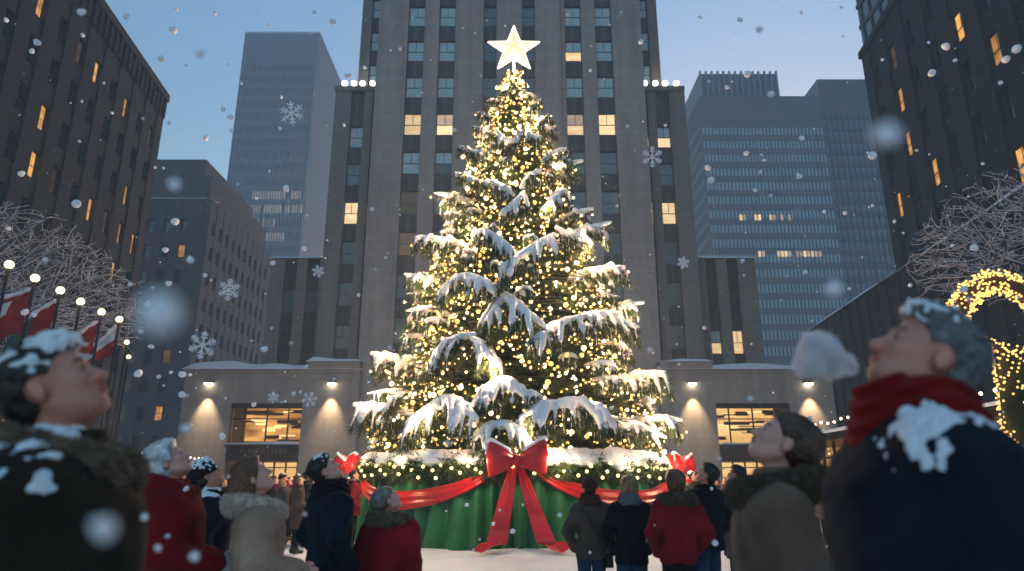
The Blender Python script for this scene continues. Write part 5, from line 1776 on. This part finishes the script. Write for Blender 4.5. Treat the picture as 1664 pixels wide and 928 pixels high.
        V, Q = Hv.geo(); ho = link('knit_cap', np_mesh('knit_cap', V, Q, hair_m if not isinstance(hat, bpy.types.Material) else hat), root)
        h2 = Vol(*Hv.ax); h2.ell(hp(0, -.045, -.015), np.array([.078, .072, .070]) * hs, .01, M=M); h2.F = np.maximum(h2.F, (ly + .0) ); h2.F = np.maximum(h2.F, -(lz + .08))
        if h2.F.min() < 0: link('hair', h2.mesh('hair', H_DK), root)
    if snow and hair:
        nz = noise(X, Y, Z, 55, seed + 5); nz2 = noise(X, Y, Z, 190, seed + 6)
        top = hc0[2] + (.115 - .12 * snow) * s
        off = np.minimum(-.001 + .005 * nz + .009 * nz2 + .010 * np.clip((Z - top) / (.07 * s) - .35, 0, 1), (Z - top - .02 * nz + .02 + (hc0[1] - Y) * .10) * .25)
        Fs = np.maximum(Hv.F - off, top - .02 + .02 * nz - Z)
        V, Q = Hv.geo(Fs.astype(np.float32))
        if len(Q): link('hair_snow', np_mesh('hair_snow', V, Q, SNOW_F), root)
    # ---------- trousers and shoes
    if legs:
        T_ = Vol(axis(-.26 * s, .26 * s, hc * 1.2), axis(-.2 * s, .24 * s, hc * 1.2), axis(.02, 1.02 * s, hc * 1.5))
        for sg in (-1, 1):
            T_.cap(S(sg * .085, 0, .93), S(sg * .095, .01, .50), .098 * s, .070 * s, .02); T_.cap(S(sg * .095, .01, .50), S(sg * .095, -.01, .09), .070 * s, .060 * s, .02)
        X, Y, Z = T_.full(); T_.F += .004 * noise(X, Y, Z, 28, seed)
        T_.F = np.maximum(T_.F, .06 * s - Z)
        link('trousers', T_.mesh('trousers', trous), root)
        for sg in (-1, 1):
            b = Vol(axis((sg * .10 - .09) * s, (sg * .10 + .09) * s, hc), axis(-.14 * s, .24 * s, hc), axis(-.03, .22 * s, hc))
            b.cap(S(sg * .095, -.045, .05), S(sg * .118, .135, .045), .056 * s, .048 * s, .02); b.cap(S(sg * .095, -.012, .06), S(sg * .095, -.012, .14), .060 * s, .064 * s, .03)
            X, Y, Z = b.full(); b.F = np.maximum(b.F, .004 - Z); link('boot', b.mesh('boot', BOOT), root)
    # ---------- coat
    hz = hem * 1.0
    Cv = Vol(axis(-.50 * s * buff, .50 * s * buff, hc), axis(-.40 * s, .44 * s, hc), axis(hz * s - .06, 1.62 * s, hc))
    X, Y, Z = Cv.full()
    zs = np.array([hz, .70, .92, 1.06, 1.22, 1.34, 1.41, 1.455, 1.49, 1.53]) * s
    fw = fat * (.94 if female else 1)
    hemx = .215 + flare
    rx = np.array([hemx, .21 + flare * .6, .195, .175 if female else .19, .19, .200, .195, .150, .095, .075]) * s * fw * buff
    ry = np.array([.165 + flare * .8, .165 + flare * .5, .155, .135 if female else .145, .150, .150, .130, .105, .085, .070]) * s * fw * buff
    cy = np.array([0, 0, 0, -.005, -.012, -.02, -.028, -.032, -.034, -.035]) * s
    def tf(X, Y, Z):
        d = loft(X, Y, Z, zs, rx, ry, cy)
        th = np.arctan2(X, Y)
        ramp = np.clip((1.05 * s - Z) / (.5 * s), 0, 1)
        d = d + ramp * .011 * s * np.sin(th * 9 + 1.5 * np.sin(th * 3 + seed) + seed) + .006 * noise(X, Y, Z, 11, seed) * s
        if belt: d = d + .012 * s * np.exp(-((Z - belt * s) / (.012 * s)) ** 2)
        d = d + .006 * s * np.exp(-((np.abs(X) - .001) / (.006 * s)) ** 2) * (Y < 0)
        return np.maximum(np.maximum(d, hz * s + .012 * np.sin(th * 4) - Z), Z - 1.53 * s)
    Cv.put(tf, (-9, -9, -9), (9, 9, 9))
    rs1 = (.076 * buff) * s
    for sg in (-1, 1):
        sh, e_, w_ = S(sg * sx * .93, -.026, 1.385), S(sg * pose[0][0], pose[0][1], pose[0][2]), S(sg * pose[1][0], pose[1][1], pose[1][2])
        if arms == 'pocket': w_ = S(sg * .20, .10, .93)
        Cv.cap(sh, e_, rs1, .066 * s * buff, .10 * s); Cv.cap(e_, w_, .068 * s * buff, .050 * s * buff, .025 * s)
        # elbow creases
        d_ = (w_ - e_) / np.linalg.norm(w_ - e_)
    Cv.F += ((.0055 * noise(X, Y, Z, 24, seed + 2) + .0035 * noise(X, Y, Z, 48, seed + 7)) * s).astype(np.float32)
    for sg in (-1, 1):
        e_ = S(sg * pose[0][0], pose[0][1], pose[0][2])
        r_ = np.sqrt((X - e_[0]) ** 2 + (Y - e_[1]) ** 2 + (Z - e_[2]) ** 2)
        Cv.F += (.006 * s * np.sin((Z - Y) * 95 / s) * np.exp(-(r_ / (.12 * s)) ** 2)).astype(np.float32)
    if collar == 'hood':
        Cv.ell(S(0, -.125, 1.40), S(.165, .10, .12) * 1.0, .03); 
        Cv.chain([S(.15 * math.sin(a), -.04 - .125 * math.cos(a), 1.475 - .035 * math.cos(a) * -1) for a in np.linspace(-2.4, 2.4, 15)], [.052 * s] * 15, .03)
        Cv.ell(S(0, -.13, 1.465), S(.09, .055, .05), .03, 's')
    coat_o = link('coat', Cv.mesh('coat', coat_m), root)
    if patches:
        X, Y, Z = Cv.full()
        nz = noise(X, Y, Z, 22, seed + 9); nz2 = noise(X, Y, Z, 60, seed + 3)
        fld = -1.
        for (pcx, pcy, prx, pry) in patches: fld = np.maximum(fld, 1 - np.sqrt(((X / s - pcx) / prx) ** 2 + ((Y / s - pcy) / pry) ** 2))
        off = np.minimum(.018 * fld - .002 + .008 * nz + .013 * noise(X, Y, Z, 75, seed + 8) + .008 * noise(X, Y, Z, 170, seed + 18), (Z - 1.365 * s) * .5)
        Fs = np.maximum(Cv.F - off, 1.29 * s - Z)
        V, Q = Cv.geo(Fs.astype(np.float32))
        if len(Q): link('shoulder_snow', np_mesh('shoulder_snow', V, Q, SNOW_F), coat_o)
    # ---------- collar, hood, scarf
    cm = collar_m or coat_m
    if collar in ('fur', 'hood'):
        if collar == 'fur':
            ff = Vol(axis(-.30 * s, .30 * s, hf * 1.6), axis(-.34 * s, .26 * s, hf * 1.6), axis(1.28 * s, 1.68 * s, hf * 1.6))
            pts = [S(.140 * math.sin(a) * fat, -.045 - .132 * math.cos(a), 1.452 + .026 * math.cos(a)) for a in np.linspace(-2.75, 2.75, 24)]
            ff.chain(pts, [.052 * s] * 24, .02)
            X, Y, Z = ff.full(); ff.F += .006 * noise(X, Y, Z, 60, seed) + .004 * noise(X, Y, Z, 120, seed + 4)
            V, Q = ff.geo(); fo_ = link('fur_trim', np_mesh('fur_trim', V, Q, cm), root)
            if not lite: tufts(V, Q, 15000, .028 * s, cm, 'fur_hairs', fo_, seed, .3, .0009)['kind'] = 'stuff'
    if collar in ('scarf', 'collar', 'thick') or (collar == 'hood' and collar_m):
        if collar == 'hood': collar = 'collar'
        rr0 = {'scarf': .034, 'collar': .026, 'thick': .038}[collar] * s
        sf = Vol(axis(-.24 * s, .24 * s, hf * 1.4), axis(-.26 * s, .22 * s, hf * 1.4), axis(1.34 * s, 1.66 * s, hf * 1.4))
        for q, (dz, r0, dr) in enumerate(((0, .105, 0), (.035, .092, .01), (.068, .080, .02)) if collar != 'collar' else ((.0, .098, 0), (.03, .088, .01))):
            pts = [S((r0) * math.sin(a), -.035 - (r0 + .012) * math.cos(a), 1.462 + dz + .012 * math.cos(a + q)) for a in np.linspace(-3.2, 3.2, 24)]
            sf.chain(pts, [rr0] * 24, .012)
        X, Y, Z = sf.full(); th = np.arctan2(X, Y + .035)
        sf.F += (.006 * s * np.sin(Z / s * 150 + 4 * np.sin(th * 2 + seed)) + .004 * noise(X, Y, Z, 30, seed)).astype(np.float32)
        link('scarf' if collar == 'scarf' else 'coat_collar', sf.mesh('collar', cm), root)
    if gloves:
        gv = Vol(axis(-.20 * s, .20 * s, .005), axis(.16 * s, .46 * s, .005), axis(.98 * s, 1.32 * s, .005))
        for sg in (-1, 1):
            w0 = S(sg * pose[1][0], pose[1][1], pose[1][2]); e0 = S(sg * pose[0][0], pose[0][1], pose[0][2])
            hand(gv, w0, w0 - e0, sg, s, arms, False, .005)
            gv.cap(w0 - (w0 - e0) * .12, w0 + (w0 - e0) * .05, .036 * s, .034 * s, .01)
        link('gloves', gv.mesh('gloves', gloves), root)
    if strap:
        m = MB(); pts = []
        for t in np.linspace(0, 1, 26):
            x = -.13 + .33 * t; z = 1.44 - .56 * t
            k = np.interp(z * s, zs, ry); kx = np.interp(z * s, zs, rx); c_ = np.interp(z * s, zs, cy)
            y = c_ - k * max(0.0, 1 - abs(x * s / kx) ** 2.3) ** (1 / 2.3) - .012
            pts.append((x * s, y, z * s))
        m.tube(pts, .007, 6); m.obj('bag_strap', BOOT, root)
        m = MB(); m.box(.16 * s, .25 * s, -.10 * s, .06 * s, .72 * s, .88 * s); m.obj('bag', BOOT, root)
    if open_skirt:
        k_ = Vol(axis(-.30 * s, .30 * s, hc), axis(-.28 * s, .28 * s, hc), axis(.3 * s, (hz + .1) * s, hc)); X, Y, Z = k_.full(); th = np.arctan2(X, Y)
        k_.F = np.maximum(np.maximum(loft(X, Y, Z, [.3 * s, hz * s], [.2 * s, .19 * s], [.17 * s, .16 * s], [0, 0]) + .010 * np.sin(th * 20), .34 * s - Z), Z - (hz + .06) * s).astype(np.float32)
        link('skirt', k_.mesh('skirt', open_skirt), root)
    return root

def hand(B, w0, d, sg, s, pose, lite, off=0.):
    """palm, four unequal bent fingers and a thumb leaving the side of the palm"""
    d = np.array(d, float); d /= np.linalg.norm(d)
    if pose == 'down': side = np.array([0, 1., 0]); nrm = np.array([-sg, 0, 0.])
    else: side = np.array([0, 0, 1.]); nrm = np.array([-sg * .6, -.8, 0.])
    nrm = nrm - d * (nrm @ d); nrm /= np.linalg.norm(nrm) + 1e-9
    side = side - d * (side @ d) - nrm * (side @ nrm); side /= np.linalg.norm(side) + 1e-9
    P = lambda a, b, c: w0 + (d * a + side * b + nrm * c) * s
    o = off
    for b in (-.026, -.009, .009, .026): B.cap(P(.02, b * .8, 0), P(.088, b, 0), .013 * s + o, .011 * s + o, .012)
    if lite:
        B.cap(P(.08, 0, 0), P(.15, 0, .03), .03 * s, .02 * s, .01); return
    for b, L in ((-.030, .060), (-.010, .074), (.010, .080), (.030, .072)):
        k1 = P(.090, b, 0); k2 = P(.090 + L * .42, b, .012); k3 = P(.090 + L * .66, b, .034); k4 = P(.090 + L * .70, b, .056)
        B.chain([k1, k2, k3, k4], [.0095 * s + o, .0088 * s + o, .008 * s + o, .0065 * s + o], .003)
    B.chain([P(.028, .026, .004), P(.060, .052, .016), P(.088, .058, .030), P(.104, .052, .042)], [.013 * s + o, .0115 * s + o, .010 * s + o, .008 * s + o], .005)

def px_loc(px, py, Y): 
    p = at(px, py, Y); return (p.x, Y)
W = R(-1)
# --- foreground
build_person('person', px_loc(146, 620, 1.84), R(-78), 1.875, 34, 0, coat_m=C_OLV, hair='short', hair_m=H_DK, skin_m=SK1, arms='pocket', collar='fur', collar_m=FUR_T, fat=1.12, buff=1.10, hf=.0042, hc=.0085, snow=.52, seed=1, patches=[(.17, -.04, .10, .10)], hem=.55,
             label='dark-haired man with snowy hair and a tan fur hood, nearest on the left')
build_person('person', px_loc(1448, 600, 1.80), R(82), 1.955, 34, 0, coat_m=C_NAVY, hair='short', hair_m=H_GR, skin_m=SK1, arms='pocket', collar='scarf', collar_m=C_SCR, fat=1.12, buff=1.12, hf=.0042, hc=.0085, snow=.18, seed=2, patches=[(-.19, .0, .08, .08), (-.02, -.13, .15, .07)], hem=.55,
             label='grey-haired man in a red scarf and dark snowy coat breathing out a white cloud')
build_person('person', px_loc(1236, 720, 2.85), R(80), 1.79, 36, 0, coat_m=C_TAU, hair='sleek', hair_m=H_BR, skin_m=SK2, arms='pocket', collar='fur', collar_m=FUR_B, fat=1.0, buff=1.08, hf=.0045, hc=.012, seed=3, hem=.5, female=True,
             label='woman with sleek brown hair and a big brown hood collar, gazing up leftwards')
build_person('person', px_loc(296, 770, 4.15), R(-74), 1.75, 36, 0, coat_m=C_RED, hair='bob', hair_m=H_WH, skin_m=SK2, arms='front', collar='hood', collar_m=C_SCD, fat=1.12, buff=1.08, hf=.0052, hc=.013, seed=4, hem=.35, female=True, gloves=C_WHT,
             label='white-haired woman in a dark red coat with white gloves')
build_person('person', px_loc(352, 775, 5.5), R(-62), 1.69, 34, 0, coat_m=C_NAVY, hair='short', hair_m=C_KNIT, hat='knit', skin_m=SK1, arms='pocket', collar='collar', collar_m=C_SCD, fat=1.05, hf=.006, hc=.014, snow=.5, seed=5, patches=[(.1, -.1, .12, .1)], hem=.72, trous=C_TRO,
             label='man in a dark knit cap and navy jacket behind the white-haired woman')
build_person('person', px_loc(432, 780, 4.2), R(-66), 1.655, 34, 0, coat_m=C_BEI, hair='long', hair_m=H_AU, skin_m=SK2, arms='front', collar='fur', collar_m=FUR_L, fat=1.04, buff=1.06, hf=.0055, hc=.013, seed=6, hem=.62, female=True, belt=1.02, open_skirt=C_SKIRT,
             label='auburn-haired woman in a beige parka with a pale fur hood')
build_person('person', px_loc(546, 770, 5.5), R(-52), 1.725, 38, -18, coat_m=C_NAVY, hair='short', hair_m=H_DK, skin_m=SK2, arms='pocket', collar='thick', collar_m=C_SCD, fat=1.02, hf=.0058, hc=.013, snow=.25, seed=7, hem=.42,
             label='dark-haired man in a long navy coat with a thick dark collar')
build_person('person', px_loc(640, 815, 5.5), R(-28), 1.49, 30, -38, coat_m=C_RED2, hair='sleek', hair_m=H_AS, skin_m=SK2, arms='pocket', collar='fur', collar_m=FUR_T, fat=1.16, buff=1.12, hf=.0058, hc=.013, seed=8, hem=.45, female=True,
             label='small person with ash-grey hair and a red coat with a tan fur collar')
build_person('person', px_loc(958, 800, 8.0), R(2), 1.56, 8, 0, coat_m=C_BRN, hair='short', hair_m=C_KNB, hat='knit', skin_m=SK2, arms='pocket', collar='thick', collar_m=C_KNB, hf=.007, hc=.016, seed=9, hem=.82, trous=C_JEAN, female=True, strap=True,
             label='girl in a brown coat, knit hat and crossbody strap, seen from behind')
build_person('person', px_loc(1022, 800, 7.5), R(0), 1.58, 8, 0, coat_m=C_BLK, hair='bob', hair_m=H_BL, skin_m=SK2, arms='pocket', collar='thick', collar_m=FUR_G, hf=.007, hc=.016, seed=10, hem=.80, trous=C_JEAN, female=True,
             label='blond woman in a black knee-length coat with grey collar, seen from behind')
build_person('person', px_loc(1097, 800, 7.0), R(4), 1.63, 8, 0, coat_m=C_RED, hair='bob', hair_m=H_AU, skin_m=SK2, arms='pocket', collar='fur', collar_m=FUR_B, hf=.007, hc=.015, seed=11, hem=.85, trous=C_TRO, female=True, fat=1.05,
             label='brown-haired woman in a dark red coat with brown collar, seen from behind')
build_person('person', px_loc(1141, 790, 7.8), R(34), 1.72, 32, 22, coat_m=C_BLK, hair='short', hair_m=H_DK, skin_m=SK1, arms='pocket', collar='collar', hf=.007, hc=.015, seed=12, hem=.86, trous=C_JEAN, fat=1.12,
             label='man in a black jacket and blue jeans looking up to the left')
build_person('person', px_loc(1194, 790, 9.6), R(30), 1.74, 20, 20, coat_m=C_GRY, hair='short', hair_m=H_DK, skin_m=SK3, arms='pocket', collar='thick', hf=.008, hc=.018, seed=13, hem=.6, 
             label='dark-haired person in a grey coat between the jeans man and the brown-hooded woman')
build_person('person', px_loc(1362, 770, 6.5), R(62), 1.79, 34, 0, coat_m=C_KNIT, hair='short', hair_m=H_DK, skin_m=SK2, arms='pocket', collar='collar', hf=.007, hc=.016, snow=.3, seed=14, hem=.6, 
             label='dark-haired man looking up left, between the brown-hooded woman and the grey-haired man')
build_person('person', px_loc(233, 790, 7.2), R(-50), 1.66, 25, 0, coat_m=C_GRY, hair='short', hair_m=C_KNIT, hat='knit', skin_m=SK1, arms='pocket', collar='collar', hf=.008, hc=.018, snow=.5, seed=15, hem=.6,
             label='person in a snow-dusted dark cap half hidden behind the white-haired woman')

# --- the crowd: a few builds, then copies with their own coats
def copy_tree(o, parent=None):
    c = o.copy(); COL.objects.link(c)
    if parent is not None: c.parent = parent
    for ch in o.children: copy_tree(ch, c)
    return c
protos = []
specs = [dict(hair='short', hair_m=H_DK, coat_m=C_BLK, arms='pocket', pitch=15, hem=.75, collar='collar', H=1.76), dict(hair='long', hair_m=H_BR, coat_m=C_MAR, arms='pocket', pitch=12, hem=.5, collar='thick', H=1.66, female=True),
         dict(hair='bob', hair_m=H_BL, coat_m=C_GRY, arms='down', pitch=16, hem=.62, collar='thick', H=1.64, female=True), dict(hair='short', hair_m=C_KNIT, hat='knit', coat_m=C_NAVY, arms='pocket', pitch=22, hem=.7, collar='scarf', collar_m=C_SCR, H=1.78, snow=.3),
         dict(hair='sleek', hair_m=H_AU, coat_m=C_BRN, arms='front', pitch=14, hem=.55, collar='thick', H=1.68, female=True), dict(hair='short', hair_m=C_WHT, hat='knit', coat_m=C_KNIT, arms='down', pitch=18, hem=.7, collar='collar', H=1.7)]
for i, sp_ in enumerate(specs):
    protos.append(build_person('person', (0, 0), 0, skin_m=[SK1, SK2, SK3][i % 3], hf=.011, hc=.024, lite=True, seed=30 + i, **sp_))
rc = random.Random(21)
coats = [(C_BLK, 'black'), (C_MAR, 'maroon'), (C_GRY, 'grey'), (C_NAVY, 'navy'), (C_BRN, 'brown'), (C_KNIT, 'charcoal'), (C_RED, 'dark red'), (C_TAU, 'taupe')]
kindn = ['short-haired man', 'long-haired woman', 'blond woman', 'man in a knit cap', 'auburn-haired woman', 'person in a white cap']
spots = []
# left group, front row visible between the parka and the navy coat
for px, Y in ((432, 22), (446, 17.4), (461, 18.6), (475, 20.5), (487, 16.6), (500, 22), (577, 17.6), (590, 20), (568, 23), (425, 24), (402, 20), (385, 22), (365, 19), (322, 21), (300, 24), (340, 25), (455, 25), (470, 28), (492, 27), (560, 28), (583, 27), (605, 29),
             (240, 22), (215, 26), (1128, 21), (1136, 24), (1178, 20), (1186, 15.5), (1210, 19), (1222, 24), (1165, 27), (1200, 28), (1140, 29), (1112, 27), (1380, 20), (1370, 25), (1392, 24), (1345, 27), (1240, 22), (1255, 26), (1320, 22), (1335, 19), (1290, 27), (545, 19.5), (520, 22), (508, 18.5), (1180, 32), (1220, 33), (420, 31), (450, 33), (480, 32), (350, 31), (380, 33), (1150, 34), (1360, 32)):
    spots.append((X_at(px, 790, Y), Y, px))
rd = random.Random(77)
for (pa, pb, n) in ((424, 505, 20), (558, 602, 9), (228, 330, 12), (1118, 1250, 24), (1318, 1390, 8)):
    for q in range(n):
        Y = rd.uniform(18, 30); px = rd.uniform(pa, pb)
        if all(abs(px - p[2]) + abs(Y - p[1]) * 6 > 5 for p in spots): spots.append((X_at(px, 790, Y), Y, px))
used = set()
for i, (x, y, px) in enumerate(spots):
    k = i % 6
    o = protos[k] if k not in used else copy_tree(protos[k])
    used.add(k)
    o.location = (x, y, 0)
    toward = math.atan2(-(TCX - x), TCY - y)
    if y > 19 and rc.random() < .5: toward += rc.uniform(-.8, .8)
    o.rotation_euler = (0, 0, toward + rc.uniform(-.5, .5)); q = rc.uniform(.93, 1.04); o.scale = (q, q, q)
    cm, cn = coats[(i * 5 + i // 8) % 8]
    for ch in o.children:
        if ch.name.startswith('coat') and 'collar' not in ch.name:
            ch.material_slots[0].link = 'OBJECT'; ch.material_slots[0].material = cm
    side = 'left' if px < 832 else 'right'
    same = sorted(p[2] for p in spots if (p[2] < 832) == (px < 832))
    rk = same.index(px) + 1
    where = f'{rk}{"st" if rk % 10 == 1 and rk != 11 else "nd" if rk % 10 == 2 and rk != 12 else "rd" if rk % 10 == 3 and rk != 13 else "th"} from the left in the {side} crowd'
    tag(o, f'{kindn[k]} in {cn}, {where}', 'person', 'people in the distant crowd')

# ================================================================== BREATH, SNOW CRYSTALS, FALLING SNOW
bv = Vol(axis(-.30, .08, .006), axis(-.14, .14, .006), axis(-.12, .22, .006))
rb = np.random.RandomState(4)
mouth = at(1400, 604, 1.78)
for i in range(46):
    t = rb.uniform(.05, 1) ** .8; r = .012 + .036 * t
    a = rb.uniform(0, 6.28); q = rb.uniform(0, 1) ** .5 * .042 * t
    bv.ell((-.012 - .085 * t + rb.uniform(-.006, .006), q * math.cos(a), .004 + .038 * t + q * math.sin(a) * .9), (r * .62, r * .62, r * .55), .012)
X, Y, Z = bv.full(); bv.F += .0075 * noise(X, Y, Z, 110, 2) + .004 * noise(X, Y, Z, 230, 3)
bmt = bpy.data.materials.new('breath'); bmt.use_nodes = True; bn = bmt.node_tree; bn.nodes.remove(bn.nodes['Principled BSDF'])
pv_ = bn.nodes.new('ShaderNodeVolumePrincipled'); pv_.inputs['Color'].default_value = (.97, .97, 1, 1); pv_.inputs['Density'].default_value = 38
btc = bn.nodes.new('ShaderNodeTexCoord'); bns = bn.nodes.new('ShaderNodeTexNoise'); bns.inputs['Scale'].default_value = 38; bns.inputs['Detail'].default_value = 4
bmr = bn.nodes.new('ShaderNodeMapRange'); bmr.inputs['From Min'].default_value = .38; bmr.inputs['From Max'].default_value = .66; bmr.inputs['To Min'].default_value = 4; bmr.inputs['To Max'].default_value = 95
bn.links.new(btc.outputs['Object'], bns.inputs['Vector']); bn.links.new(bns.outputs['Fac'], bmr.inputs['Value']); bn.links.new(bmr.outputs['Result'], pv_.inputs['Density'])
bn.links.new(pv_.outputs['Volume'], bn.nodes['Material Output'].inputs['Volume'])
bo = link('breath_cloud', bv.mesh('breath_cloud', bmt)); bo.location = mouth; bo.scale = (1.32, 1.32, 1.32)
tag(bo, "white puff of breath in front of the grey-haired man's mouth", None, None, 'stuff')

CRY = mat_snow('crystal_white', (.97, .97, .98), .35, .0)
def crystal(px, py, rpx, Y, style, label, tilt):
    p = at(px, py, Y); Rr = rpx / FPX * (p - Vector((0, 0, CAM_Z))).length * .97
    m = MB()
    th = Rr * .075
    for k in range(6):
        a = k * math.pi / 3
        u = Vector((math.cos(a), 0, math.sin(a))); v = Vector((-math.sin(a), 0, math.cos(a)))
        def bar(A, B, r): m.tube([A, B], [r, r * .8], 6)
        bar(Vector((0, 0, 0)), u * Rr, Rr * .065)
        brs = [(.38, .26), (.62, .34)] if style == 0 else ([(.45, .30), (.68, .30), (.86, .16)] if style == 1 else [(.30, .34), (.55, .36), (.78, .22)])
        for c, L in brs:
            for sg in (-1, 1):
                dd = (u * .6 + v * sg * .8).normalized()
                bar(u * Rr * c, u * Rr * c + dd * Rr * L, Rr * .055)
    o = m.obj('snow_crystal', CRY); o.location = p; o.rotation_euler = (PITCH * .8 + tilt * .3, tilt * .3, tilt * .3)
    o.rotation_euler.rotate_axis('Y', tilt * 3)
    tag(o, label, 'snow crystal', 'large snow crystals in the air')
cr = [(474, 184, 20, 5.5, 0, 'big six-armed snow crystal in front of the tall pale ribbed skyscraper'), (1060, 255, 17, 6, 1, 'branched snow crystal over the right side of the stone skyscraper'),
      (517, 441, 10.5, 7, 2, 'small dense snow crystal beside the low snowy left annex'), (372, 471, 17.5, 5.5, 2, 'feathery snow crystal in front of the grey-blue brick block'),
      (329, 561, 21, 5.0, 1, 'largest snow crystal just above the left wing roof'), (1110, 427, 10.5, 7, 2, 'small round snow crystal beside the right annex'),
      (444, 646, 9.5, 7, 2, 'tiny snow crystal at the top of the left amber window'), (503, 649, 12.5, 6.5, 1, 'snow crystal at the right corner of the left amber window')]
for i, c in enumerate(cr): crystal(*c, (-.2, .15, .1, -.12, .22, -.1, .18, -.05)[i])
FL_ = mat_snow('flake', (.92, .90, .92), .6, 0)
# large out-of-focus flakes close to the lens, then the many small ones
v, f = ICO2
v2 = v * (1 + .10 * noise(v[:, 0], v[:, 1], v[:, 2], 3, 4) * 2.2)[:, None]
fme = np_mesh('snowflake', v2, f, FL_)
near = [(262, 512, 30, .36, 'huge blurred snowflake beside the bare left tree'), (1440, 220, 18, .45, 'large blurred snowflake in front of the right dark block'), (168, 860, 17, .48, "large blurred snowflake before the leftmost man's coat"),
        (1355, 470, 11, .8, 'blurred snowflake above the breath cloud'), (283, 300, 9, .9, 'blurred oval snowflake left of the pale ribbed tower'), (326, 88, 6, 1.2, 'blurred snowflake alone in the left patch of sky'),
        (316, 905, 7, 1.4, "lower white snowflake before the white-haired woman's coat"), (257, 891, 5, 1.6, "small white snowflake on the red coat's left edge"), (235, 841, 5, 1.6, 'white snowflake between the fur-hooded man and the red coat'), (303, 697, 7, 1.5, 'oval white snowflake on the left wing wall')]
for px, py, r, Y, lb_ in near:
    p = at(px, py, Y); o = link('snowflake', fme); d = (p - Vector((0, 0, CAM_Z))).length
    q = r / FPX * d; o.location = p; o.scale = (q, q, q * rc.uniform(.8, 1.1)); o.rotation_euler = (rc.random(), rc.random(), rc.random())
    tag(o, lb_, 'snowflake', 'blurred snowflakes near the lens')
for i in range(285):
    px, py = rc.uniform(5, 1659), rc.uniform(5, 900)
    Y = rc.uniform(1.8, 15)
    r = rc.choice([1.6, 2, 2.2, 2.6, 3, 3.4, 4.2, 5.2]) * (.8 if 600 < px < 1080 else 1)
    p = at(px, py, Y); d = (p - Vector((0, 0, CAM_Z))).length; q = r / FPX * d
    if p.z < .1: continue
    o = link('snowflake', fme); o.location = p; o.scale = (q * rc.uniform(.8, 1.2), q, q * rc.uniform(.7, 1.1)); o.rotation_euler = (rc.uniform(0, 3), rc.uniform(0, 3), 0)
    tag(o, 'small round snowflake falling through the air over the plaza', 'snowflake', 'small falling snowflakes')
P = []
for i in range(700):
    Y = rc.uniform(14, 50); px, py = rc.uniform(0, 1664), rc.uniform(0, 860); p = at(px, py, Y)
    if p.z > .2: P.append(tuple(p))
V, F = balls(P, [rc.uniform(.012, .026) for _ in P], ICO0); fs_ = link('falling_snow', np_mesh('falling_snow', V, F, FL_)); tag(fs_, 'fine distant snow in the air', None, None, 'stuff')
